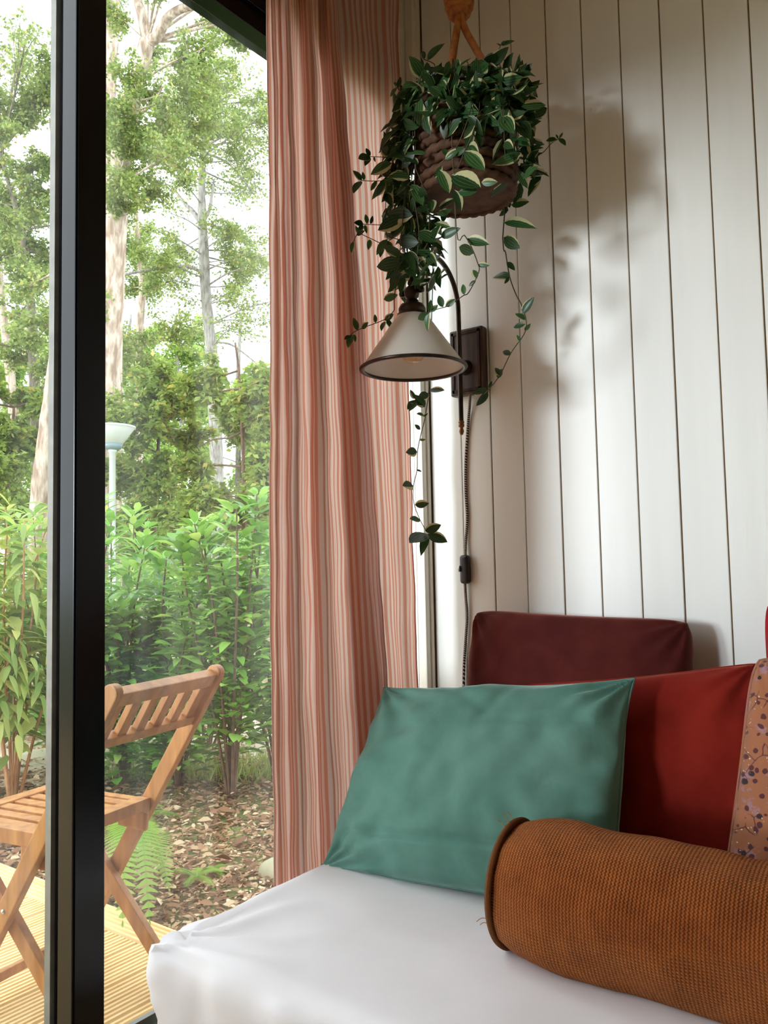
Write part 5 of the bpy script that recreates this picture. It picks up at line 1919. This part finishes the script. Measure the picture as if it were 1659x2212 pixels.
tree('slim grey tree with a Y fork against the white sky', [(472, 1290), (468, 1000), (458, 780), (445, 640), (440, 540), (437, 480), (436, 400), (440, 300), (436, 180)], 13.4, [30, 28, 25, 23, 22, 20, 15, 12, 9],
     spray(400, 500, 130, 330, 7, 60, 0.7) + spray(490, 600, 120, 420, 8, 60, 0.75) + spray(450, 590, 460, 560, 6, 48, 0.65) + spray(330, 420, 300, 420, 5, 48, 0.7) + spray(500, 600, 560, 720, 5, 45, 0.45) + [(380, 545, 42, .8), (330, 560, 40, .8)] + spray(470, 600, 180, 440, 8, 70, 0.35) + spray(450, 600, 560, 740, 7, 65, 0.25) + spray(330, 430, 430, 700, 5, 60, 0.22),
     MAT['leaf_oak'], MAT['bark_grey'], 0.06,
     limbs=[([(437, 484, 0), (415, 455, .1), (398, 438, .2), (372, 405, .3)], 13, 5), ([(438, 478, 0), (452, 455, 0), (458, 420, 0), (462, 390, .1)], 10, 4), ([(440, 590, 0), (400, 575, -.3), (340, 580, -.6), (232, 600, -1.0)], 8, 5), ([(438, 330, 0), (480, 345, 0), (510, 370, .1), (548, 420, .2)], 6, 3), ([(452, 740, 0), (500, 745, 0), (560, 790, .1)], 5, 3)])
tree('slender orange barked pine behind the lamp post', [(298, 1290), (300, 1000), (301, 860), (303, 700), (308, 620), (300, 540), (294, 470), (288, 380)], 15.9, [20, 19, 17, 16, 15, 12, 10, 8],
     spray(235, 340, 500, 660, 8, 52, 0.9) + spray(240, 420, 690, 830, 8, 55, 0.9) + spray(340, 420, 560, 620, 3, 40, .6), MAT['leaf_oak'], MAT['bark_pine'], 0.07, name='pine_tree')
tree('leaning pine with rough reddish bark left of the post', [(84, 1200), (92, 1050), (104, 930), (118, 800), (136, 640), (150, 480)], 7.0, [50, 46, 40, 32, 26, 20],
     spray(60, 200, 560, 720, 5, 60, 0.6), MAT['leaf_oak'], MAT['bark_pine'], 0.05, name='pine_tree')
tree('dark twisted oak with forked limbs left of the post', [(82, 1200), (80, 1000), (76, 860), (72, 760), (66, 650), (50, 560), (38, 470), (20, 400), (0, 330)], 9.5, [26, 25, 24, 22, 19, 15, 12, 9, 7],
     spray(-60, 130, 110, 300, 11, 52, 0.8) + spray(-60, 130, 300, 600, 14, 52, 1.0) + spray(60, 200, 200, 500, 5, 55, 0.9) + spray(-40, 130, 690, 800, 5, 50, .8) + spray(-40, 130, 20, 130, 5, 55, .3) + spray(-20, 130, 560, 700, 5, 55, .35), MAT['leaf_oak'], MAT['bark_dark'], 0.052,
     limbs=[([(50, 560, 0), (55, 470, 0), (90, 390, -.1), (112, 330, -.2), (108, 260, -.2)], 10, 4), ([(72, 770, 0), (40, 755, 0), (-10, 740, -.1)], 6, 4), ([(80, 860, 0), (95, 830, 0), (112, 800, 0)], 8, 5)])
tree('pale pine trunk at the edge beyond the oak', [(36, 1200), (32, 960), (26, 850), (14, 740), (2, 640), (-8, 500)], 12.0, [24, 23, 21, 19, 17, 14],
     spray(-120, 60, 420, 600, 4, 60, .7), MAT['leaf_pine'], MAT['bark_pine'], 0.06, name='pine_tree')
tree('young hazel with arching twigs and yellowish green leaves', [(528, 1250), (527, 1050), (524, 950), (520, 880), (516, 800), (508, 740)], 7.2, [10, 9, 8, 7, 6, 4],
     spray(380, 600, 760, 900, 8, 55, 0.8) + spray(340, 600, 900, 1120, 14, 55, 1.0), MAT['leaf_under'], MAT['twig'], 0.072,
     limbs=[([(524, 930, 0), (545, 900, 0), (572, 870, 0), (600, 850, 0)], 6, 3), ([(524, 932, 0), (495, 945, 0), (460, 950, .1), (430, 965, .2)], 5, 2)], name='hazel_tree', spread=0.5)
tree('leafy hazel bush wrapped around the lamp post', [(330, 1250), (335, 1080), (342, 960), (350, 860)], 7.95, [10, 9, 7, 5],
     spray(235, 420, 800, 1000, 12, 52, 1.0) + spray(235, 420, 1000, 1180, 10, 52, 1.0), MAT['leaf_under'], MAT['twig'], 0.066, name='hazel_tree', spread=0.3)
tree('shaded hazel growing at the left beyond the oak', [(20, 1250), (22, 1080), (26, 960), (30, 880)], 8.6, [9, 8, 7, 5],
     spray(-80, 130, 820, 1000, 11, 52, 1.0) + spray(-80, 115, 1000, 1160, 9, 52, 1.0), MAT['leaf_under'], MAT['twig'], 0.072, name='hazel_tree', spread=0.6)
# the wood beyond: a row of sunlit trees closing the view
far_labels = ['sunlit yellowish tree far behind the butterfly bushes', 'broad far tree behind the leaning pine', 'far bright tree seen beside the lamp head', 'far leafy tree below the sky gap', 'distant light green tree next to the curtain edge', 'distant tree hidden mostly by the curtain', 'far tree at the outer left of the wood']
for lab, bx, fd in zip(far_labels, (20, 130, 270, 390, 510, 640, -110), (22.0, 25.4, 18.6, 22.0, 25.4, 18.6, 18.6)):
    tree(lab, [(bx, 1230), (bx + rnd.uniform(-8, 8), 1000), (bx + rnd.uniform(-12, 12), 800), (bx + rnd.uniform(-14, 14), 680)], fd, [14, 12, 9, 5],
         spray(bx - 85, bx + 85, 720 if bx < 460 else 800, 860, 5, 50, 0.9) + spray(bx - 85, bx + 85, 860, 1050, 8, 55, 1.1) + spray(bx - 85, bx + 85, 1050, 1260, 8, 55, 1.1), MAT['leaf_far'], MAT['bark_grey'], 0.0062 * fd, name='far_tree', per_blob=1250)

# ------------------------------------------------------------------ path lamp
LD = 6.8
lc = atd(243, 940, LD)
sl = tag(empty('path_lamp', (lc.x, lc.y, GZ)), 'white path lamp with conical lantern on a slim pole', 'street lamp')
hz0, hz1 = atd(243, 972, LD).z, atd(243, 916, LD).z
kid(MB().add(*lathevf([(0.031, GZ - 0.05), (0.031, 0.5), (0.028, 0.55), (0.026, hz0 - 0.02), (0.034, hz0 - 0.018), (0.034, hz0)], 20, (lc.x, lc.y, 0))).build('pole', MAT['lampwhite'], None, True), sl)
kid(MB().add(*lathevf([(0.034, hz0), (0.068, hz0 + 0.008), (0.085, hz0 + 0.05)], 32, (lc.x, lc.y, 0))).build('collar', MAT['lampgrey'], None, True), sl)
kid(MB().add(*lathevf([(0.085, hz0 + 0.05), (0.178, hz1 - 0.036), (0.181, hz1 - 0.03)], 40, (lc.x, lc.y, 0))).build('lantern', MAT['lampwhite'], None, True), sl)
kid(MB().add(*lathevf([(0.188, hz1 - 0.034), (0.188, hz1 - 0.02), (0.08, hz1), (0.0, hz1 + 0.005)], 40, (lc.x, lc.y, 0))).build('lid', MAT['lampwhite'], None, True), sl)

# ------------------------------------------------------------------ chalet glimpsed through the shrubs
cc_ = atd(390, 1150, 31.0)
hs = tag(empty('chalet', (cc_.x, cc_.y, GZ), YAW + 0.2), 'white holiday chalet glimpsed low between the shrubs', 'building')
box('wall', -3.2, 3.2, -2.0, 2.0, -0.1, 2.1, MAT['chaletwall'], hs)
rf = MB().add([(-3.5, -2.3, 2.1), (3.5, -2.3, 2.1), (3.5, 2.3, 2.1), (-3.5, 2.3, 2.1), (-3.5, 0, 2.9), (3.5, 0, 2.9)], [(0, 1, 5, 4), (2, 3, 4, 5), (0, 4, 3), (1, 2, 5), (0, 3, 2, 1)]).build('roof', MAT['chaletroof'], hs)
for wx in (-1.8, 0.2, 2.0):
    w_ = box('window', wx - 0.5, wx + 0.5, -2.04, -2.0, 0.9, 1.8, MAT['lampwhite'], hs)
    box('pane', wx - 0.44, wx + 0.44, -2.05, -2.035, 0.96, 1.74, MAT['chaletglass'], w_)
